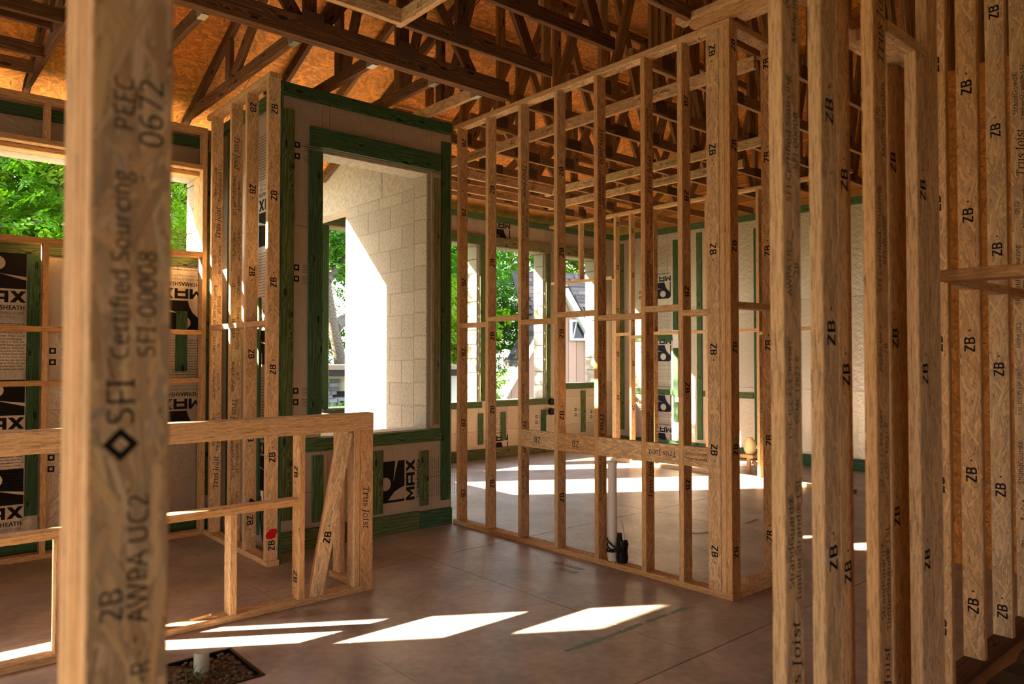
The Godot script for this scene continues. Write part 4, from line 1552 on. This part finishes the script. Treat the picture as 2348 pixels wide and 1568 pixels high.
func foliage(parent: Node3D, blobs: Array, n: int, tone: int, sd: int, scale := 1.0) -> void:
	var r := RandomNumberGenerator.new()
	r.seed = sd
	var mm := MultiMesh.new()
	mm.transform_format = MultiMesh.TRANSFORM_3D
	mm.use_colors = true
	mm.mesh = leaf_cluster()
	mm.instance_count = n
	for i in n:
		var b: Array = blobs[r.randi() % blobs.size()]
		var v := Vector3(r.randfn(), r.randfn() * 0.8, r.randfn()) * 0.55
		var q := Basis.from_euler(Vector3(r.randf_range(-0.9, 0.9), r.randf() * TAU, r.randf_range(-0.9, 0.9))).scaled(Vector3.ONE * r.randf_range(0.8, 1.5) * scale)
		mm.set_instance_transform(i, Transform3D(q, b[0] + v * b[1] - parent.position))
		var t := r.randf_range(0.65, 1.1)
		mm.set_instance_color(i, Color(t * r.randf_range(0.85, 1.1), t, t * r.randf_range(0.7, 1.0)))
	var o := MultiMeshInstance3D.new()
	o.name = "foliage"
	o.multimesh = mm
	o.material_override = M["leaf"][tone]
	parent.add_child(o, true)
	o.set_meta("kind", "stuff")


func tree(label: String, at: Vector3, height: float, crown: float, n: int, tone: int, sd: int, bark := "bark", low := 0.35) -> Node3D:
	var r := RandomNumberGenerator.new()
	r.seed = sd
	var p := thing("tree", label, "tree", at, "trees outside")
	var pts := []
	var rad := []
	var lean := Vector3(r.randf_range(-0.12, 0.12), 0, r.randf_range(-0.12, 0.12))
	for k in 7:
		var t := k / 6.0
		pts.append(lean * height * t * t + Vector3(r.randf_range(-0.06, 0.06), height * 0.85 * t, r.randf_range(-0.06, 0.06)))
		rad.append(lerpf(height * 0.028, height * 0.006, t))
	put(p, "trunk", tube_mesh(pts, rad, 12), [M[bark]])
	var blobs := []
	for k in 11:
		var t := r.randf_range(low, 0.95)
		var root: Vector3 = lean * height * t * t + Vector3(0, height * 0.85 * t, 0)
		var a := k * 2.4 + r.randf_range(-0.4, 0.4)
		var reach := crown * r.randf_range(0.6, 1.0)
		var tip := root + Vector3(cos(a) * reach, reach * r.randf_range(0.05, 0.5), sin(a) * reach)
		var mid := (root + tip) / 2 + Vector3(0, 0.12 * reach, 0)
		put(p, "branch", tube_mesh([root, mid, tip], [height * 0.009, height * 0.006, 0.01], 7), [M[bark]])
		blobs.append([at + tip, crown * 0.5])
		blobs.append([at + mid, crown * 0.42])
	blobs.append([at + Vector3(0, height * 0.9, 0), crown * 0.5])
	foliage(p, blobs, n, tone, sd)
	return p


func build_outdoors() -> void:
	var g := structure("ground", "grass and leaf litter outside the house")
	block(g, "lawn", Vector3(-60, -1.3, -90), Vector3(80, -0.62, 60), M["grass"])
	# trees seen through the high opening at the left
	tree("bright green tree filling the high opening of the bay", Vector3(3.1, -0.6, -15.0), 7.6, 2.1, 3000, 2, 101, "palebark")
	tree("slim pale-trunked tree left of the one in the high opening", Vector3(0.4, -0.6, -14.2), 7.2, 2.3, 2600, 0, 102, "palebark")
	tree("dark leafy tree behind the pale-trunked ones", Vector3(4.6, -0.6, -23.5), 9.5, 3.2, 3400, 1, 103)
	tree("yellow-green tree behind the jamb of the high opening", Vector3(5.6, -0.6, -20.5), 8.5, 2.3, 2600, 2, 104)
	# oak with heavy limbs close to the bay
	var o := thing("oak_tree", "old oak with heavy bark limbs reaching past the bay opening", "tree", Vector3(-2.4, -0.6, -19.0), "trees outside")
	put(o, "trunk", tube_mesh([Vector3(0, 0, 0), Vector3(0.2, 2.6, 0.2), Vector3(1.0, 4.6, 0.4), Vector3(2.2, 5.7, 0.6)], [0.7, 0.55, 0.48, 0.42], 14), [M["bark"]])
	put(o, "limb", tube_mesh([Vector3(2.0, 5.6, 0.55), Vector3(3.9, 6.15, 0.8), Vector3(4.9, 6.45, 0.95), Vector3(5.6, 6.85, 1.0), Vector3(7.2, 7.9, 1.1)], [0.42, 0.33, 0.29, 0.25, 0.14], 12), [M["palebark"]])
	put(o, "limb", tube_mesh([Vector3(0.6, 4.0, 0.3), Vector3(-1.4, 6.4, -0.5), Vector3(-3.0, 8.2, -1.2)], [0.35, 0.24, 0.12], 10), [M["bark"]])
	foliage(o, [[Vector3(-5.2, 8.0, -20.6), 2.4], [Vector3(-1.5, 8.4, -19.2), 2.2], [Vector3(4.6, 8.2, -18.0), 1.6]], 2600, 1, 7, 1.4)
	o = thing("leaning_tree", "dark leaning trunk crossing the bay opening beside the jamb", "tree", Vector3(7.9, -0.6, -19.6), "trees outside")
	put(o, "trunk", tube_mesh([Vector3(0, 0, 0), Vector3(-0.7, 3.2, 0), Vector3(-1.45, 5.3, -0.1), Vector3(-2.1, 7.0, -0.2), Vector3(-3.0, 9.4, -0.4)], [0.38, 0.30, 0.26, 0.22, 0.10], 10), [M["bark"]])
	put(o, "branch", tube_mesh([Vector3(-1.9, 6.6, -0.2), Vector3(-0.8, 7.9, -0.4), Vector3(0.6, 8.6, -0.8)], [0.14, 0.10, 0.04], 8), [M["bark"]])
	foliage(o, [[Vector3(6.3, 7.2, -20.2), 1.3], [Vector3(5.0, 8.4, -20.4), 1.5], [Vector3(7.6, 6.6, -20.6), 1.2], [Vector3(6.2, 3.6, -20.8), 1.2]], 1500, 0, 8, 1.4)
	# trees seen past the recess and through the far windows
	o = thing("branching_oak", "gnarled oak with a curved grey limb beyond the recess", "tree", Vector3(9.4, -0.9, -17.4), "trees outside")
	put(o, "trunk", tube_mesh([Vector3(0, 0, 0), Vector3(-0.1, 1.4, 0.1), Vector3(-0.35, 2.4, 0.4), Vector3(-0.8, 3.2, 0.9), Vector3(-1.1, 4.6, 1.0)], [0.20, 0.17, 0.15, 0.13, 0.09], 12), [M["palebark"]])
	put(o, "limb", tube_mesh([Vector3(-0.7, 3.1, 0.8), Vector3(-0.2, 3.35, 0.4), Vector3(0.6, 3.0, 0.0), Vector3(1.4, 2.3, -0.2)], [0.17, 0.15, 0.12, 0.07], 10), [M["palebark"]])
	put(o, "limb", tube_mesh([Vector3(-1.0, 4.2, 1.0), Vector3(-0.3, 4.9, 0.6), Vector3(0.6, 5.4, 0.2)], [0.12, 0.08, 0.03], 8), [M["palebark"]])
	foliage(o, [[Vector3(8.5, 4.3, -16.6), 1.0], [Vector3(9.4, 4.9, -17.2), 1.3], [Vector3(10.2, 4.2, -17.8), 1.2], [Vector3(9.0, 2.0, -18.6), 0.8]], 1900, 3, 9)
	tree("tall leafy tree in the far room's middle window", Vector3(17.0, -0.9, -22.5), 9.5, 3.2, 7500, 3, 105, "bark", 0.15)
	tree("light green sapling before the tall leafy tree", Vector3(12.4, -0.9, -17.2), 4.6, 1.3, 2600, 2, 106, "palebark", 0.1)
	tree("dark tree at the left of the far room's middle window", Vector3(13.2, -0.9, -20.5), 9.0, 2.6, 5200, 1, 107, "bark", 0.2)
	tree("yellow-green tree above the neighbour's shingled roof", Vector3(24.5, -0.9, -21.5), 9.0, 3.6, 5200, 2, 108)
	tree("broad tree behind the neighbour's gable", Vector3(20.5, -0.9, -26.0), 9.5, 3.8, 5200, 3, 109)
	tree("broad tree behind the low white house", Vector3(17.5, -0.9, -40.0), 11.5, 4.2, 5200, 0, 110)
	tree("far tree beside the low white house", Vector3(4.5, -0.9, -27.0), 9.0, 3.4, 4600, 1, 111)
	for e in [[Vector3(6.72, -0.62, -12.75), 31], [Vector3(7.05, -0.62, -12.65), 32], [Vector3(6.35, -0.62, -12.7), 33]]:
		var b := thing("shrub", "bright green shrub before the low white house", "shrub", e[0], "shrubs by the low house")
		put(b, "stem", tube_mesh([Vector3.ZERO, Vector3(0.03, 0.9, 0)], [0.025, 0.012], 6), [M["bark"]])
		foliage(b, [[e[0] + Vector3(0, 0.95, 0), 0.26], [e[0] + Vector3(0.1, 0.75, 0.05), 0.26]], 150, 0, e[1], 0.9)
	build_gable_house()
	build_low_house()


func build_gable_house() -> void:
	# steep cottage gable before a shingled main roof; local x to the right, y up, z toward the viewer
	var h := thing("neighbour_house", "pink-sided cottage with a steep white-trimmed gable and grey shingle roof", "house", Vector3(17.0, 0, -17.0))
	h.rotation.y = -0.38
	var side := mat(Color(0.62, 0.50, 0.43), 0.8)
	var side2 := mat(Color(0.58, 0.46, 0.39), 0.8)
	# gable wall of vertical boards
	var pk := 3.55
	var sl := 1.62
	var x := -2.6
	var k := 0
	while x < 2.6:
		var xa := x + 0.008
		var xb := x + 0.272
		var ya := pk - sl * absf(xa)
		var yb := pk - sl * absf(xb)
		var st := new_st()
		var base := -0.9
		if maxf(ya, yb) > base:
			var q := [Vector3(xa, base, 0), Vector3(xb, base, 0), Vector3(xb, maxf(yb, base), 0), Vector3(xa, maxf(ya, base), 0)]
			quad(st, q[0], q[1], q[2], q[3], Vector2.ZERO, Vector2.ZERO, Vector2.ZERO, Vector2.ZERO)
			var bk := Vector3(0, 0, -0.03)
			quad(st, q[0] + bk, q[0], q[3], q[3] + bk, Vector2.ZERO, Vector2.ZERO, Vector2.ZERO, Vector2.ZERO)
			quad(st, q[1], q[1] + bk, q[2] + bk, q[2], Vector2.ZERO, Vector2.ZERO, Vector2.ZERO, Vector2.ZERO)
			put(h, "siding_board", st.commit(), [side if k % 2 == 0 else side2])
		x += 0.28
		k += 1
	block_local(h, "wall", Vector3(-2.4, -0.9, -3.0), Vector3(2.4, -0.2, -0.035), side)
	var wl := new_st()
	poly(wl, PackedVector2Array([Vector2(-2.7, -0.9), Vector2(2.7, -0.9), Vector2(0, pk)]), -0.031)
	put(h, "gable_backing", wl.commit(), [M["felt"]])
	# rakes
	for s in [-1, 1]:
		var a := Vector3(0, pk + 0.10, 0.12)
		var b := Vector3(s * 2.75, pk + 0.10 - sl * 2.75, 0.12)
		var o := stick_local(h, "rake_board", a, b, Vector3(0, 0, 1), 0.26, 0.20, M["white"])
		o.name = "rake_board"
		# the small roof behind each rake, with its own shingle courses
		var d := (b - a).normalized()
		var nrm := Vector3(-d.y * s, d.x * s, 0)
		for c in 14:
			var p0 := a + d * (c * 0.22) + nrm * (0.14 - 0.0)
			stick_local(h, "shingle", p0 + Vector3(0, 0, -1.2), p0 + Vector3(0, 0, 0.16), d, 0.24, 0.03, M["felt"] if c % 2 == 0 else mat(Color(0.36, 0.33, 0.31), 0.9))
	# attic window with white trim
	var wx := 0.30
	block_local(h, "window_trim", Vector3(wx - 0.06, 2.02, 0.0), Vector3(wx + 0.58, 2.09, 0.07), M["white"])
	block_local(h, "window_trim", Vector3(wx - 0.06, 2.62, 0.0), Vector3(wx + 0.50, 2.69, 0.06), M["white"])
	block_local(h, "window_trim", Vector3(wx - 0.06, 2.09, 0.0), Vector3(wx + 0.02, 2.62, 0.06), M["white"])
	block_local(h, "window_trim", Vector3(wx + 0.44, 2.09, 0.0), Vector3(wx + 0.52, 2.62, 0.06), M["white"])
	var pane := mat(Color(0.10, 0.13, 0.17), 0.08)
	block_local(h, "window_pane", Vector3(wx + 0.02, 2.09, 0.01), Vector3(wx + 0.44, 2.62, 0.025), pane)
	stick_local(h, "window_sash", Vector3(wx + 0.05, 2.12, 0.05), Vector3(wx + 0.16, 2.60, 0.05), Vector3(0, 0, 1), 0.04, 0.03, M["white"])
	# main roof behind, shingles laid in courses
	var shades := [mat(Color(0.34, 0.30, 0.29), 0.9), mat(Color(0.28, 0.26, 0.25), 0.9), mat(Color(0.39, 0.35, 0.32), 0.9), mat(Color(0.31, 0.27, 0.26), 0.9)]
	var r := RandomNumberGenerator.new()
	r.seed = 44
	var rd := Vector3(0, 0.80, -0.60)
	var rn := Vector3(0, 0.60, 0.80)
	var rb := Basis(Vector3.RIGHT, rn, Vector3.RIGHT.cross(rn))
	for row in 21:
		var s := row * 0.19
		var xx := -0.6 + (0.2 if row % 2 == 0 else 0.0)
		while xx < 5.2:
			var w := r.randf_range(0.42, 0.56)
			var at := Vector3(xx + w / 2, 1.35, -0.35) + rd * s + rn * r.randf_range(0.0, 0.012)
			put(h, "shingle", cbox_mesh(Vector3(0.48, 0.03, 0.22), 0.004), [shades[r.randi() % 4]], Transform3D(rb * Basis(Vector3.RIGHT, -0.10), at))
			xx += 0.49
	put(h, "roof_sheathing", cbox_mesh(Vector3(6.2, 0.05, 4.1), 0.0), [M["felt"]], Transform3D(rb, Vector3(2.3, 1.35, -0.35) + rd * 1.97 - rn * 0.05))
	block_local(h, "side_wall", Vector3(1.2, -0.9, -2.6), Vector3(5.2, 1.42, -0.5), side)


func block_local(parent: Node3D, called: String, a: Vector3, b: Vector3, mt: Material) -> MeshInstance3D:
	return put(parent, called, cbox_mesh((b - a).abs(), 0.003), [mt], Transform3D(Basis.IDENTITY, (a + b) / 2))


func stick_local(parent: Node3D, called: String, p: Vector3, q: Vector3, wdir: Vector3, W: float, T: float, mt: Material) -> MeshInstance3D:
	var ydir := (q - p).normalized()
	var xdir := (wdir - ydir * wdir.dot(ydir)).normalized()
	return put(parent, called, lumber_mesh(snappedf((q - p).length(), 0.001), W, T), [mt, mt], Transform3D(Basis(xdir, ydir, xdir.cross(ydir)), (p + q) / 2))


func build_low_house() -> void:
	var h := thing("low_house", "low white house with dark eaves and a grey stone pier across the yard", "house", Vector3(7.4, 0, -14.0))
	h.rotation.y = -0.48
	var stone := [mat(Color(0.44, 0.46, 0.50), 0.9), mat(Color(0.52, 0.54, 0.57), 0.9), mat(Color(0.38, 0.41, 0.46), 0.9)]
	block_local(h, "roof", Vector3(-2.6, 1.21, -2.6), Vector3(2.6, 1.30, 0.62), mat(Color(0.50, 0.44, 0.38), 0.95))
	block_local(h, "fascia", Vector3(-2.6, 1.08, 0.52), Vector3(2.6, 1.21, 0.60), mat(Color(0.14, 0.13, 0.12), 0.7))
	block_local(h, "wall", Vector3(-2.6, -0.62, -2.5), Vector3(2.6, 1.21, 0.0), mat(Color(0.74, 0.74, 0.72), 0.8))
	var r := RandomNumberGenerator.new()
	r.seed = 6
	var y := -0.62
	var row := 0
	while y < 1.0:
		var x := -0.42 - (0.06 if row % 2 == 0 else 0.0)
		while x < -0.08:
			var w := r.randf_range(0.12, 0.2)
			block_local(h, "stone", Vector3(x, y, 0.0), Vector3(x + w - 0.008, y + 0.074, 0.10 + r.randf_range(0, 0.02)), stone[r.randi() % 3])
			x += w
		y += 0.082
		row += 1
	block_local(h, "window_frame", Vector3(0.02, -0.1, 0.0), Vector3(0.8, 0.62, 0.05), mat(Color(0.55, 0.57, 0.60), 0.6))
	block_local(h, "window_pane", Vector3(0.07, -0.05, 0.02), Vector3(0.75, 0.56, 0.06), mat(Color(0.14, 0.16, 0.18), 0.1))
	block_local(h, "window_hood", Vector3(-0.1, 0.64, 0.0), Vector3(0.95, 0.76, 0.05), mat(Color(0.12, 0.12, 0.12), 0.8))
